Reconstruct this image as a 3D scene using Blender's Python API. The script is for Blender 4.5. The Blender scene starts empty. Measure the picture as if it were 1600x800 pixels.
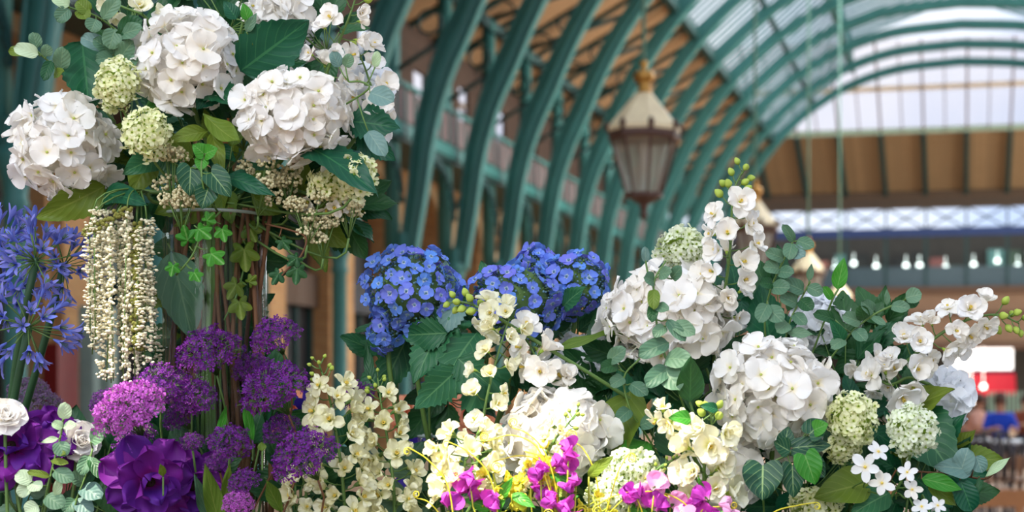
import bpy, math, random
import numpy as np
from mathutils import Vector, Matrix, Quaternion

# ------------------------------------------------------------------ camera, sky, light, exposure
F = 2400.0                       # focal length in pixels of the 1600x800 frame
YAW = math.atan(500 / F)         # the hall's axis vanishes 500 px right of the optical axis
CAM = Vector((0, 0, 1.25))
FW = Vector((-math.sin(YAW), math.cos(YAW), 0)); RT = Vector((math.cos(YAW), math.sin(YAW), 0)); UP = Vector((0, 0, 1))
def P(px, py, d):
    return CAM + d * (FW + RT * ((px - 1000) / F) + UP * ((620 - py) / F))
scene = bpy.context.scene
col = scene.collection
cd = bpy.data.cameras.new('camera'); cam = bpy.data.objects.new('camera', cd); col.objects.link(cam)
cam.location = CAM; cam.rotation_euler = (math.pi / 2, 0, YAW)
cd.sensor_width = 36; cd.lens = F / 1600 * 36
cd.shift_x = -200 / 1600; cd.shift_y = 220 / 1600
cd.dof.use_dof = True; cd.dof.focus_distance = 2.27; cd.dof.aperture_fstop = 4.6
cd.clip_start = .05; cd.clip_end = 400
scene.camera = cam
vs = scene.view_settings
vs.view_transform = 'Standard'; vs.look = 'None'; vs.gamma = 1; vs.use_curve_mapping = False; vs.exposure = 0.42

def srgb(r, g, b):
    f = lambda v: (v / 255) / 12.92 if v / 255 <= .04045 else ((v / 255 + .055) / 1.055) ** 2.4
    return (f(r), f(g), f(b), 1)

W = bpy.data.worlds.new('sky'); scene.world = W; W.use_nodes = True
n = W.node_tree; n.nodes.clear()
o = n.nodes.new('ShaderNodeOutputWorld'); b = n.nodes.new('ShaderNodeBackground'); n.links.new(b.outputs[0], o.inputs[0])
tc = n.nodes.new('ShaderNodeTexCoord'); nz = n.nodes.new('ShaderNodeTexNoise'); nz.inputs['Scale'].default_value = 4.0; nz.inputs['Detail'].default_value = 5
rp = n.nodes.new('ShaderNodeValToRGB'); rp.color_ramp.elements[0].position = .38; rp.color_ramp.elements[1].position = .62
rp.color_ramp.elements[0].color = (.50, .62, .86, 1); rp.color_ramp.elements[1].color = (.92, .95, 1.0, 1)
n.links.new(tc.outputs['Generated'], nz.inputs['Vector']); n.links.new(nz.outputs['Fac'], rp.inputs['Fac']); n.links.new(rp.outputs['Color'], b.inputs['Color'])
b.inputs['Strength'].default_value = 1.05

def lamp(name, kind, loc, target, energy, color, **kw):
    l = bpy.data.lights.new(name, kind); l.energy = energy; l.color = color
    for k, v in kw.items(): setattr(l, k, v)
    ob = bpy.data.objects.new(name, l); col.objects.link(ob); ob.location = loc
    d = Vector(target) - Vector(loc); ob.rotation_euler = d.to_track_quat('-Z', 'Y').to_euler()
    return ob
# shafts of sun let in by the glazing above the stall
def sun_shaft(px, py, d, px_r, energy, blend=.6):
    t = P(px, py, d); s = t + Vector((-2.2, -3.6, 9.0)); dist = (s - t).length
    lamp('sun_shaft', 'SPOT', s, t, energy, (1.0, .93, .78), spot_size=2 * math.atan(px_r * d / F / dist), spot_blend=blend, shadow_soft_size=.06)
sun_shaft(850, 862, 2.08, 215, 15000, .55)
sun_shaft(205, 640, 2.2, 62, 15000)
sun_shaft(95, 700, 2.15, 62, 8000)
sun_shaft(1105, 790, 2.1, 60, 12000)
# added key lamp brightening the blooms from the piazza side behind the camera
lamp('front_key', 'AREA', (-1.5, -3.0, 4.5), P(800, 500, 2.3), 160, (.94, .97, 1), shape='RECTANGLE', size=3.5, size_y=2.5)

# added area lamps brightening the hall, aimed as daylight from arcade and roof
lamp('arcade_daylight_fill', 'AREA', (12.5, 39, 4.5), (-8, 39, 6.6), 11500, (1, .95, .86), shape='RECTANGLE', size=7, size_y=54)
lamp('roof_daylight_fill', 'AREA', (0, 44, 13.3), (0, 44, 0), 3000, (.92, .97, 1), shape='RECTANGLE', size=7, size_y=34)
lamp('cross_hall_fill', 'AREA', (24, 66, 4.5), (-6, 73, 10.5), 3600, (1, .95, .88), shape='RECTANGLE', size=9, size_y=10)  # unseen area lamp added to brighten the far roof boarding
# ------------------------------------------------------------------ materials
MATS = {}
def nodes_of(name):
    m = bpy.data.materials.new(name); m.use_nodes = True; t = m.node_tree
    return m, t, t.nodes['Principled BSDF'], t.nodes['Material Output']
def N(t, kind, **kw):
    x = t.nodes.new(kind)
    for k, v in kw.items():
        if hasattr(x, k): setattr(x, k, v)
        else: x.inputs[k].default_value = v
    return x
def mathn(t, op, a, b=None, clamp=False):
    x = t.nodes.new('ShaderNodeMath'); x.operation = op; x.use_clamp = clamp
    for i, v in enumerate((a, b)):
        if v is None: continue
        if isinstance(v, (int, float)): x.inputs[i].default_value = v
        else: t.links.new(v, x.inputs[i])
    return x.outputs[0]
def mixc(t, fac, a, b):
    x = t.nodes.new('ShaderNodeMix'); x.data_type = 'RGBA'
    for s, v in ((x.inputs['Factor'], fac), (x.inputs['A'], a), (x.inputs['B'], b)):
        if isinstance(v, (int, float)): s.default_value = v
        elif isinstance(v, tuple): s.default_value = v
        else: t.links.new(v, s)
    # for RGBA sockets
    for nm, v in (('A', a), ('B', b)):
        for s in x.inputs:
            if s.name == nm and s.type == 'RGBA':
                if isinstance(v, tuple): s.default_value = v
                else: t.links.new(v, s)
    return [s for s in x.outputs if s.type == 'RGBA'][0]
def plain(name, c, rough=.6, metal=0.0, noise=.15, nscale=6.0, emit=0.0, spec=.4):
    if name in MATS: return MATS[name]
    m, t, p, o = nodes_of(name)
    tc = N(t, 'ShaderNodeTexCoord'); nz = N(t, 'ShaderNodeTexNoise'); nz.inputs['Scale'].default_value = nscale; nz.inputs['Detail'].default_value = 3
    t.links.new(tc.outputs['Object'], nz.inputs['Vector'])
    dark = tuple(v * (1 - 2 * noise) for v in c[:3]) + (1,); light = tuple(min(1, v * (1 + noise)) for v in c[:3]) + (1,)
    cc = mixc(t, nz.outputs['Fac'], dark, light)
    t.links.new(cc, p.inputs['Base Color']); p.inputs['Roughness'].default_value = rough; p.inputs['Metallic'].default_value = metal
    p.inputs['Specular IOR Level'].default_value = spec
    if emit: p.inputs['Emission Color'].default_value = c; p.inputs['Emission Strength'].default_value = emit
    MATS[name] = m; return m
def bricks(name, c1, c2, mortar, sc=1.0):
    m, t, p, o = nodes_of(name)
    tc = N(t, 'ShaderNodeTexCoord'); mp = N(t, 'ShaderNodeMapping'); mp.inputs['Rotation'].default_value = (math.pi / 2, 0, math.pi / 2)
    sp = N(t, 'ShaderNodeSeparateXYZ'); cb = N(t, 'ShaderNodeCombineXYZ'); t.links.new(tc.outputs['Object'], sp.inputs[0])
    ad = mathn(t, 'ADD', sp.outputs['X'], sp.outputs['Y']); t.links.new(ad, cb.inputs['X']); t.links.new(sp.outputs['Z'], cb.inputs['Y'])
    br = N(t, 'ShaderNodeTexBrick'); br.inputs['Scale'].default_value = sc; br.inputs['Brick Width'].default_value = .24; br.inputs['Row Height'].default_value = .08; br.inputs['Mortar Size'].default_value = .008
    br.inputs['Color1'].default_value = c1; br.inputs['Color2'].default_value = c2; br.inputs['Mortar'].default_value = mortar
    t.links.new(cb.outputs[0], br.inputs['Vector'])
    nz = N(t, 'ShaderNodeTexNoise'); nz.inputs['Scale'].default_value = .8; nz.inputs['Detail'].default_value = 5; t.links.new(tc.outputs['Object'], nz.inputs['Vector'])
    cc = mixc(t, mathn(t, 'MULTIPLY', nz.outputs['Fac'], .7), br.outputs['Color'], tuple(v * .35 for v in c1[:3]) + (1,))
    t.links.new(cc, p.inputs['Base Color']); p.inputs['Roughness'].default_value = .9
    bp = N(t, 'ShaderNodeBump'); bp.inputs['Distance'].default_value = .01; t.links.new(br.outputs['Fac'], bp.inputs['Height']); bp.invert = True; t.links.new(bp.outputs[0], p.inputs['Normal'])
    MATS[name] = m; return m
def boards(name, c, axis='Y', width=.16):
    m, t, p, o = nodes_of(name)
    tc = N(t, 'ShaderNodeTexCoord'); sp = N(t, 'ShaderNodeSeparateXYZ'); t.links.new(tc.outputs['Object'], sp.inputs[0])
    fr = mathn(t, 'FRACT', mathn(t, 'DIVIDE', sp.outputs[axis], width)); line = mathn(t, 'LESS_THAN', fr, .09)
    fl = mathn(t, 'FLOOR', mathn(t, 'DIVIDE', sp.outputs[axis], width)); wn = N(t, 'ShaderNodeTexWhiteNoise'); wn.noise_dimensions = '1D'; t.links.new(fl, wn.inputs['W'])
    nz = N(t, 'ShaderNodeTexNoise'); nz.inputs['Scale'].default_value = 1.2; nz.inputs['Detail'].default_value = 4; t.links.new(tc.outputs['Object'], nz.inputs['Vector'])
    c2 = mixc(t, wn.outputs['Value'], tuple(v * .8 for v in c[:3]) + (1,), c); c3 = mixc(t, mathn(t, 'MULTIPLY', nz.outputs['Fac'], .5), c2, tuple(v * .6 for v in c[:3]) + (1,))
    c4 = mixc(t, line, c3, tuple(v * .3 for v in c[:3]) + (1,))
    t.links.new(c4, p.inputs['Base Color']); p.inputs['Roughness'].default_value = .8
    MATS[name] = m; return m
def pane(name, tint=(.95, .97, 1, 1), haze=.12, hazec=(.9, .92, .95, 1), gloss=.06, streak=0.0):
    m = bpy.data.materials.new(name); m.use_nodes = True; t = m.node_tree; t.nodes.clear()
    o = N(t, 'ShaderNodeOutputMaterial'); tr = N(t, 'ShaderNodeBsdfTransparent'); tr.inputs[0].default_value = tint
    tl = N(t, 'ShaderNodeBsdfTranslucent'); tl.inputs[0].default_value = hazec
    gl = N(t, 'ShaderNodeBsdfGlossy'); gl.inputs['Roughness'].default_value = .05
    m1 = N(t, 'ShaderNodeMixShader'); m1.inputs[0].default_value = haze; t.links.new(tr.outputs[0], m1.inputs[1]); t.links.new(tl.outputs[0], m1.inputs[2])
    if streak:
        tc = N(t, 'ShaderNodeTexCoord'); mp = N(t, 'ShaderNodeMapping'); mp.inputs['Scale'].default_value = (.5, 6, .5); nz = N(t, 'ShaderNodeTexNoise'); nz.inputs['Scale'].default_value = 1.5
        t.links.new(tc.outputs['Object'], mp.inputs[0]); t.links.new(mp.outputs[0], nz.inputs['Vector'])
        t.links.new(mathn(t, 'ADD', mathn(t, 'MULTIPLY', nz.outputs['Fac'], streak), haze, True), m1.inputs[0])
    m2 = N(t, 'ShaderNodeMixShader'); m2.inputs[0].default_value = gloss; t.links.new(m1.outputs[0], m2.inputs[1]); t.links.new(gl.outputs[0], m2.inputs[2])
    t.links.new(m2.outputs[0], o.inputs[0]); MATS[name] = m; return m
def glass_vase(name):
    # thin clear glass: reflects more at grazing angles, straight-through otherwise
    m = bpy.data.materials.new(name); m.use_nodes = True; t = m.node_tree; t.nodes.clear()
    o = N(t, 'ShaderNodeOutputMaterial'); tr = N(t, 'ShaderNodeBsdfTransparent'); tr.inputs[0].default_value = (.93, .96, .95, 1)
    gl = N(t, 'ShaderNodeBsdfGlossy'); gl.inputs['Roughness'].default_value = .03; gl.inputs[0].default_value = (1, 1, 1, 1)
    lw = N(t, 'ShaderNodeLayerWeight'); lw.inputs['Blend'].default_value = .35
    m2 = N(t, 'ShaderNodeMixShader'); t.links.new(mathn(t, 'ADD', mathn(t, 'MULTIPLY', mathn(t, 'POWER', lw.outputs['Facing'], 3.0), .5), .008, True), m2.inputs[0])
    t.links.new(tr.outputs[0], m2.inputs[1]); t.links.new(gl.outputs[0], m2.inputs[2]); t.links.new(m2.outputs[0], o.inputs[0]); MATS[name] = m; return m

def petal_mat(name, base, tip, alt, trans=.3, altk=.6, basepos=.45, rough=.55, bump=.25):
    """base = colour at the petal's foot, tip = its outer colour, alt = colour other petals vary towards"""
    m, t, p, o = nodes_of(name)
    uv = N(t, 'ShaderNodeUVMap'); uv.uv_map = 'UVMap'; rd = N(t, 'ShaderNodeUVMap'); rd.uv_map = 'Rnd'
    su = N(t, 'ShaderNodeSeparateXYZ'); t.links.new(uv.outputs[0], su.inputs[0]); sr = N(t, 'ShaderNodeSeparateXYZ'); t.links.new(rd.outputs[0], sr.inputs[0])
    f = mathn(t, 'DIVIDE', su.outputs['X'], basepos, True)
    outer = mixc(t, mathn(t, 'MULTIPLY', sr.outputs['X'], altk), tip, alt)
    cc = mixc(t, mathn(t, 'SMOOTH_MIN', f, 1.0), base, outer)
    mp = N(t, 'ShaderNodeMapping'); mp.inputs['Scale'].default_value = (1.5, 14, 1); t.links.new(uv.outputs[0], mp.inputs[0])
    nz = N(t, 'ShaderNodeTexNoise'); nz.inputs['Scale'].default_value = 2.0; nz.inputs['Detail'].default_value = 2; t.links.new(mp.outputs[0], nz.inputs['Vector'])
    bp = N(t, 'ShaderNodeBump'); bp.inputs['Strength'].default_value = bump; bp.inputs['Distance'].default_value = .001; t.links.new(nz.outputs['Fac'], bp.inputs['Height'])
    t.links.new(bp.outputs[0], p.inputs['Normal'])
    t.links.new(cc, p.inputs['Base Color']); p.inputs['Roughness'].default_value = rough; p.inputs['Specular IOR Level'].default_value = .25
    tl = N(t, 'ShaderNodeBsdfTranslucent'); t.links.new(cc, tl.inputs[0])
    mx = N(t, 'ShaderNodeMixShader'); mx.inputs[0].default_value = trans; t.links.new(p.outputs[0], mx.inputs[1]); t.links.new(tl.outputs[0], mx.inputs[2]); t.links.new(mx.outputs[0], o.inputs[0])
    MATS[name] = m; return m
def leaf_mat(name, c, c2, vein, veink=.5, nveins=7, rough=.45, trans=.2):
    m, t, p, o = nodes_of(name)
    uv = N(t, 'ShaderNodeUVMap'); uv.uv_map = 'UVMap'; rd = N(t, 'ShaderNodeUVMap'); rd.uv_map = 'Rnd'
    su = N(t, 'ShaderNodeSeparateXYZ'); t.links.new(uv.outputs[0], su.inputs[0]); sr = N(t, 'ShaderNodeSeparateXYZ'); t.links.new(rd.outputs[0], sr.inputs[0])
    av = mathn(t, 'MULTIPLY', mathn(t, 'ABSOLUTE', mathn(t, 'SUBTRACT', su.outputs['Y'], .5)), 2)
    mid = mathn(t, 'LESS_THAN', av, .045)
    fr = mathn(t, 'FRACT', mathn(t, 'SUBTRACT', mathn(t, 'MULTIPLY', su.outputs['X'], nveins), mathn(t, 'MULTIPLY', av, 2.2)))
    lat = mathn(t, 'LESS_THAN', mathn(t, 'ABSOLUTE', mathn(t, 'SUBTRACT', fr, .5)), .055)
    vv = mathn(t, 'MAXIMUM', mid, mathn(t, 'MULTIPLY', lat, .5))
    base = mixc(t, sr.outputs['X'], c, c2)
    tc = N(t, 'ShaderNodeTexCoord'); nz = N(t, 'ShaderNodeTexNoise'); nz.inputs['Scale'].default_value = 60; t.links.new(tc.outputs['Object'], nz.inputs['Vector'])
    base = mixc(t, mathn(t, 'MULTIPLY', nz.outputs['Fac'], .35), base, tuple(v * .55 for v in c[:3]) + (1,))
    cc = mixc(t, mathn(t, 'MULTIPLY', vv, veink), base, vein)
    bulge = mathn(t, 'ABSOLUTE', mathn(t, 'SUBTRACT', fr, .5))
    bp = N(t, 'ShaderNodeBump'); bp.inputs['Strength'].default_value = .5; bp.inputs['Distance'].default_value = .0015; t.links.new(mathn(t, 'SUBTRACT', bulge, mathn(t, 'MULTIPLY', mid, .6)), bp.inputs['Height']); bp.invert = True
    t.links.new(bp.outputs[0], p.inputs['Normal']); t.links.new(cc, p.inputs['Base Color']); p.inputs['Roughness'].default_value = rough; p.inputs['Specular IOR Level'].default_value = .35
    tl = N(t, 'ShaderNodeBsdfTranslucent'); t.links.new(cc, tl.inputs[0])
    mx = N(t, 'ShaderNodeMixShader'); mx.inputs[0].default_value = trans; t.links.new(p.outputs[0], mx.inputs[1]); t.links.new(tl.outputs[0], mx.inputs[2]); t.links.new(mx.outputs[0], o.inputs[0])
    MATS[name] = m; return m

# ------------------------------------------------------------------ geometry
class Geo:
    def __init__(s): s.V = []; s.Fq = []; s.UV = []; s.R = []; s.M = []; s.n = 0
    def add(s, v, f, uv=None, rnd=0.0, M=None, mi=0):
        v = np.asarray(v, float)
        if M is not None:
            A = np.array(M); v = v @ A[:3, :3].T + A[:3, 3]
        s.V.append(v); s.UV.append(np.zeros((len(v), 2)) if uv is None else uv); s.R.append(np.full((len(v), 2), rnd))
        k = s.n
        s.Fq.extend([tuple(i + k for i in q) for q in f]); s.M.extend([mi] * len(f)); s.n += len(v)
        return s
    def join(s, g, M=None, mi=0, rnd=None):
        v = np.concatenate(g.V)
        if M is not None:
            A = np.array(M); v = v @ A[:3, :3].T + A[:3, 3]
        s.V.append(v); s.UV.append(np.concatenate(g.UV)); r = np.concatenate(g.R); s.R.append(r if rnd is None else np.clip(r * .3 + rnd * .7, 0, 1))
        k = s.n; s.Fq.extend([tuple(i + k for i in q) for q in g.Fq]); s.M.extend([m + mi for m in g.M]); s.n += len(v)
        return s
    def mesh(s, name, mats, smooth=True):
        me = bpy.data.meshes.new(name); V = np.concatenate(s.V)
        me.from_pydata(V.tolist(), [], s.Fq)
        for m in (mats if isinstance(mats, (list, tuple)) else [mats]): me.materials.append(m)
        me.polygons.foreach_set('material_index', s.M)
        if smooth: me.polygons.foreach_set('use_smooth', [True] * len(s.Fq))
        li = np.zeros(len(me.loops), dtype=np.int32); me.loops.foreach_get('vertex_index', li)
        for nm, arr in (('UVMap', np.concatenate(s.UV)), ('Rnd', np.concatenate(s.R))):
            u = me.uv_layers.new(name=nm); u.data.foreach_set('uv', arr[li].ravel().astype(np.float32))
        me.update(); return me
    def build(s, name, mats, parent=None, M=None, smooth=True):
        ob = bpy.data.objects.new(name, s.mesh(name, mats, smooth)); return put(ob, parent, M)
def put(ob, parent=None, M=None):
    """M is in the parent's space"""
    if ob.name not in col.objects: col.objects.link(ob)
    if parent is not None: ob.parent = parent
    if M is not None: ob.matrix_local = M
    return ob
def inst(me, name, parent, M):
    ob = bpy.data.objects.new(name, me); return put(ob, parent, M)
def thing(name, label, cat, loc=(0, 0, 0), group=None, rz=0.0):
    o = bpy.data.objects.new(name, None); col.objects.link(o); o.location = loc; o.rotation_euler = (0, 0, rz); o.empty_display_size = .05
    o['label'] = label; o['category'] = cat
    if group: o['group'] = group
    return o
def tag(o, label, cat, group=None, kind=None):
    o['label'] = label; o['category'] = cat
    if group: o['group'] = group
    if kind: o['kind'] = kind
    return o
def struct(o): o['kind'] = 'structure'; return o
def copy_tree(o, parent=None):
    c = o.copy(); col.objects.link(c)
    if parent is not None: c.parent = parent
    for ch in o.children: copy_tree(ch, c)
    return c
BOXF = [(0, 1, 3, 2), (4, 6, 7, 5), (0, 4, 5, 1), (2, 3, 7, 6), (0, 2, 6, 4), (1, 5, 7, 3)]
def box(g, x0, x1, y0, y1, z0, z1, mi=0, M=None):
    return g.add([(x, y, z) for x in (x0, x1) for y in (y0, y1) for z in (z0, z1)], BOXF, mi=mi, M=M)
def sweep(g, path, rad, n=6, mi=0, M=None, close=True, rnd=0.0, flat=1.0, up=(0, 0, 1)):
    """tube along path with radius (number or list)"""
    p = np.array([tuple(q) for q in path], float); k = len(p); r = np.full(k, rad) if np.isscalar(rad) else np.array(rad, float)
    t = np.gradient(p, axis=0); t /= np.linalg.norm(t, axis=1)[:, None] + 1e-12
    u = np.array(up, float)
    if abs(t[0] @ u) > .95: u = np.array((1., 0, 0))
    V = []; UV = []
    a = np.linspace(0, 2 * math.pi, n, endpoint=False)
    for i in range(k):
        u = u - t[i] * (t[i] @ u); u /= np.linalg.norm(u) + 1e-12; w = np.cross(t[i], u)
        V.append(p[i] + r[i] * (np.outer(np.cos(a), u) * flat + np.outer(np.sin(a), w))); UV.append(np.stack([np.full(n, i / (k - 1)), a / 6.3], 1))
    fs = [(i * n + j, i * n + (j + 1) % n, (i + 1) * n + (j + 1) % n, (i + 1) * n + j) for i in range(k - 1) for j in range(n)]
    if close: fs += [tuple(range(n))[::-1], tuple((k - 1) * n + j for j in range(n))]
    return g.add(np.concatenate(V), fs, np.concatenate(UV), rnd, M, mi)
def lathe(g, prof, n=16, mi=0, M=None, rnd=0.0, phase=0.0):
    a = np.linspace(0, 2 * math.pi, n, endpoint=False) + phase; V = []; UV = []; k = len(prof)
    for i, (r, z) in enumerate(prof):
        V.append(np.stack([r * np.cos(a), r * np.sin(a), np.full(n, z)], 1)); UV.append(np.stack([np.full(n, i / (k - 1)), a / 6.3], 1))
    fs = [(i * n + j, i * n + (j + 1) % n, (i + 1) * n + (j + 1) % n, (i + 1) * n + j) for i in range(k - 1) for j in range(n)]
    return g.add(np.concatenate(V), fs, np.concatenate(UV), rnd, M, mi)
def beam(g, a, b, w, h, mi=0):
    """box section beam from a to b, width w horizontally, depth h"""
    a = Vector(a); b = Vector(b); d = b - a; L = d.length; d.normalize()
    s = d.cross(Vector((0, 0, 1)));
    if s.length < 1e-3: s = Vector((0, 1, 0))
    s.normalize(); q = s.cross(d)
    M = Matrix((tuple(d) , tuple(s), tuple(q))).transposed().to_4x4(); M.translation = a
    return box(g, 0, L, -w / 2, w / 2, -h / 2, h / 2, mi=mi, M=M)
def strip(g, pts, width, y, depth, mi=0):
    """curved flat member in a plane of constant Y: pts in (x,z), depth in plane, width along Y"""
    p = np.array(pts, float); t = np.gradient(p, axis=0); t /= np.linalg.norm(t, axis=1)[:, None]; nn = np.stack([-t[:, 1], t[:, 0]], 1)
    d = np.full(len(p), depth) if np.isscalar(depth) else np.array(depth)
    A = p + nn * d[:, None] / 2; B = p - nn * d[:, None] / 2; V = []
    for i in range(len(p)):
        for q in (A[i], B[i]):
            V.append((q[0], y - width / 2, q[1])); V.append((q[0], y + width / 2, q[1]))
    fs = []
    for i in range(len(p) - 1):
        a = i * 4; b = a + 4
        fs += [(a, b, b + 2, a + 2), (a + 1, a + 3, b + 3, b + 1), (a, a + 1, b + 1, b), (a + 2, b + 2, b + 3, a + 3)]
    fs += [(0, 2, 3, 1), (len(V) - 4, len(V) - 3, len(V) - 1, len(V) - 2)]
    return g.add(V, fs, mi=mi)
def frame(loc, z, x=None, s=1.0):
    z = Vector(z).normalized(); x = Vector(x) if x is not None else Vector((1, 0.13, 0.07))
    x = x - z * x.dot(z)
    if x.length < 1e-4: x = Vector((0, 1, 0)) - z * z.y
    x.normalize(); y = z.cross(x)
    M = Matrix((tuple(x), tuple(y), tuple(z))).transposed().to_4x4()
    if s != 1.0: M = M @ Matrix.Scale(s, 4)
    M.translation = Vector(loc); return M

# ------------------------------------------------------------------ the hall
TEAL = plain('green_ironwork_paint', srgb(62, 122, 116), .45, noise=.12, nscale=2)
TEALD = plain('dark_green_ironwork_paint', srgb(36, 72, 70), .5, noise=.12, nscale=2)
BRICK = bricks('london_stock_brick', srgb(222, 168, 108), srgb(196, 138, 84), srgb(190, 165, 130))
BRICKD = bricks('dark_brown_brick', srgb(92, 66, 50), srgb(72, 50, 38), srgb(90, 74, 60))  # darker brown brick for the upper storey and arch recesses
STONE = plain('warm_stone', srgb(190, 160, 120), .85)
BOARD = boards('roof_boarding', srgb(196, 156, 114))
BOARDX = boards('far_roof_boarding', srgb(178, 148, 108), 'X', .3)
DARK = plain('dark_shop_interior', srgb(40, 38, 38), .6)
ROOFGLASS = pane('roof_glass', (.98, .98, 1, 1), .02, streak=.14, gloss=.03)
ENDGLASS = pane('tinted_roof_glass', (.92, .86, .84, 1), .35, (.95, .86, .8, 1))
CREAM = plain('cream_paint', srgb(225, 200, 160), .5)
NB0, NB1, S, WX, Y0 = -7, 11, 3.0, 10.15, 27.1
prof = [(-10.02, 2.6), (-10.0, 2.95), (-9.87, 3.8), (-9.7, 5.0), (-9.39, 6.05), (-9.0, 6.9), (-8.55, 7.85), (-8.0, 8.8), (-7.35, 9.68), (-6.6, 10.5), (-5.75, 11.2), (-4.3, 12.05), (-2.4, 12.65), (0, 12.85)]
def smooth_curve(pts, k=4):
    p = np.array(pts, float); out = []
    q = np.vstack([2 * p[0] - p[1], p, 2 * p[-1] - p[-2]])
    for i in range(1, len(q) - 2):
        for j in range(k):
            t = j / k; out.append(.5 * ((2 * q[i]) + (-q[i - 1] + q[i + 1]) * t + (2 * q[i - 1] - 5 * q[i] + 4 * q[i + 1] - q[i + 2]) * t * t + (-q[i - 1] + 3 * q[i] - 3 * q[i + 1] + q[i + 2]) * t ** 3))
    out.append(q[-2]); return np.array(out)
half = smooth_curve([(x, h + 1.25) for x, h in prof[:-1]] + [(0, 14.1)], 4)
def make_arch():
    root = thing('iron_roof_arch', 'green painted cast iron arch spanning the hall from a slender column', 'arch', (0, 0, 0), 'green iron roof arches along the hall')
    g = Geo(); full = np.vstack([half, (half[:-1] * [-1, 1])[::-1]])
    fr_ = np.minimum(np.abs(np.linspace(-1, 1, len(full))) * -1 + 1, .35) / .35; dp = (.22 + .20 * fr_) * (1 - .42 * np.clip((fr_ >= 1) * (np.abs(np.abs(np.linspace(-1, 1, len(full))) * -1 + 1) - .35) / .4, 0, 1)); strip(g, full, .17, 0, dp); strip(g, full, .16, 0, .07)
    inner = full.copy(); t = np.gradient(full, axis=0); t /= np.linalg.norm(t, axis=1)[:, None]; nn = np.stack([-t[:, 1], t[:, 0]], 1)
    strip(g, full - nn * (dp * .5)[:, None], .24, 0, .06); strip(g, full + nn * (dp * .5)[:, None], .2, 0, .05)
    g.build('arched_rib', TEAL, root)
    for s in (-1, 1):
        c = Geo(); lathe(c, [(.24, 0), (.24, .35), (.17, .5), (.13, .7), (.12, 3.3), (.16, 3.36), (.13, 3.44), (.15, 3.6), (.25, 3.85), (.26, 3.95), (.14, 4.0), (.14, 4.3)], 12)
        c.build('column', TEAL, root, Matrix.Translation((s * WX, 0, 0)))
        p = Geo(); box(p, -.12, .12, -.10, .10, 4.0, 9.75); p.build('post', TEAL, root, Matrix.Translation((s * (WX + .22), 0, 0)))
        q = Geo()
        for (dx, z, r) in ((1.15, 9.0, .36), (.72, 8.2, .22), (1.8, 9.55, .2)):
            pts = [(s * (-WX + dx - .2) * -1 + r * math.cos(a), z + r * math.sin(a)) for a in np.linspace(0, 2 * math.pi, 17)]
            strip(q, pts, .06, 0, .05)
        beam(q, (s * (WX + .2), 0, 9.7), (s * 8.0, 0, 10.4), .1, .1); beam(q, (s * (WX + .2), 0, 7.3), (s * 9.3, 0, 7.9), .07, .07)
        q.build('spandrel_tracery', TEALD, root)
    return root
arch = make_arch()
for i in range(NB0, NB1 + 1):
    a = arch if i == NB0 else copy_tree(arch)
    a.location = (0, Y0 + i * S, 0)
YA, YB = Y0 + NB0 * S - 3, Y0 + NB1 * S + .5

# left arcade: one wall, its openings cut bay by bay
XW = -11.4
def arcade_wall(name, X, side):
    g = Geo(); r = 1.0; zs, zc = 4.75, 5.75
    def quad(pts, mi=0): g.add(pts, [tuple(range(len(pts)))], mi=mi)
    for i in range(NB0 - 1, NB1):
        y0 = Y0 + i * S; y1 = y0 + S; yc = (y0 + y1) / 2; a, b_ = yc - r, yc + r
        # piers, full height to spring line
        box(g, X - .5, X, y0, a, 0, zs); box(g, X - .5, X, b_, y1, 0, zs)
        # arch head
        K = 10; an = [math.pi - math.pi * k / K for k in range(K + 1)]; ar = [(yc + r * math.cos(t), zs + r * math.sin(t)) for t in an]
        tz = 6.0
        quad([(X, y0, zs), (X, a, zs), (X, y0, tz)][:3])
        for k in range(K):
            (ya, za), (yb, zb) = ar[k], ar[k + 1]
            ta = y0 + (y1 - y0) * k / K; tb = y0 + (y1 - y0) * (k + 1) / K
            quad([(X, ya, za), (X, yb, zb), (X, tb, tz), (X, ta, tz)]); quad([(X, ya, za), (X - .5, ya, za), (X - .5, yb, zb), (X, yb, zb)])
            # projecting arch ring
            R2 = r + .22; pa = (yc + R2 * math.cos(an[k]), zs + R2 * math.sin(an[k])); pb = (yc + R2 * math.cos(an[k + 1]), zs + R2 * math.sin(an[k + 1]))
            if pa[0] < y0: pa = (y0, pa[1])
            quad([(X + .08, ya, za), (X + .08, yb, zb), (X + .08, pb[0], pb[1]), (X + .08, pa[0], pa[1])], 1)
            quad([(X + .08, ya, za), (X, ya, za), (X, yb, zb), (X + .08, yb, zb)], 1)
        quad([(X, b_, zs), (X, y1, zs), (X, y1, tz)])
        box(g, X, X + .14, y0 - .32, y0 + .32, 0, 4.5, 0); box(g, X, X + .24, y0 - .42, y0 + .42, 4.45, 4.8, 1)
        # upper storey with a window opening
        wy0, wy1, wz0, wz1 = yc - .55, yc + .25, 7.05, 8.5
        if i == NB0 - 1 or i == 1: wz1 = 8.25
        T = .10
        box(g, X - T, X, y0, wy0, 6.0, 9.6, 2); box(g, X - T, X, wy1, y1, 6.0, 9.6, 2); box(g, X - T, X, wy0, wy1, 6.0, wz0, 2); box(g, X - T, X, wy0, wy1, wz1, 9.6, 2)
        # recess behind the arch
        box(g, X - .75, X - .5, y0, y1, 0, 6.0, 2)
    M = None if side < 0 else Matrix.Scale(-1, 4, (1, 0, 0))
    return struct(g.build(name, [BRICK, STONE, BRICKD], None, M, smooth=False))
arcade_wall('wall_left', XW, -1)

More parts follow.
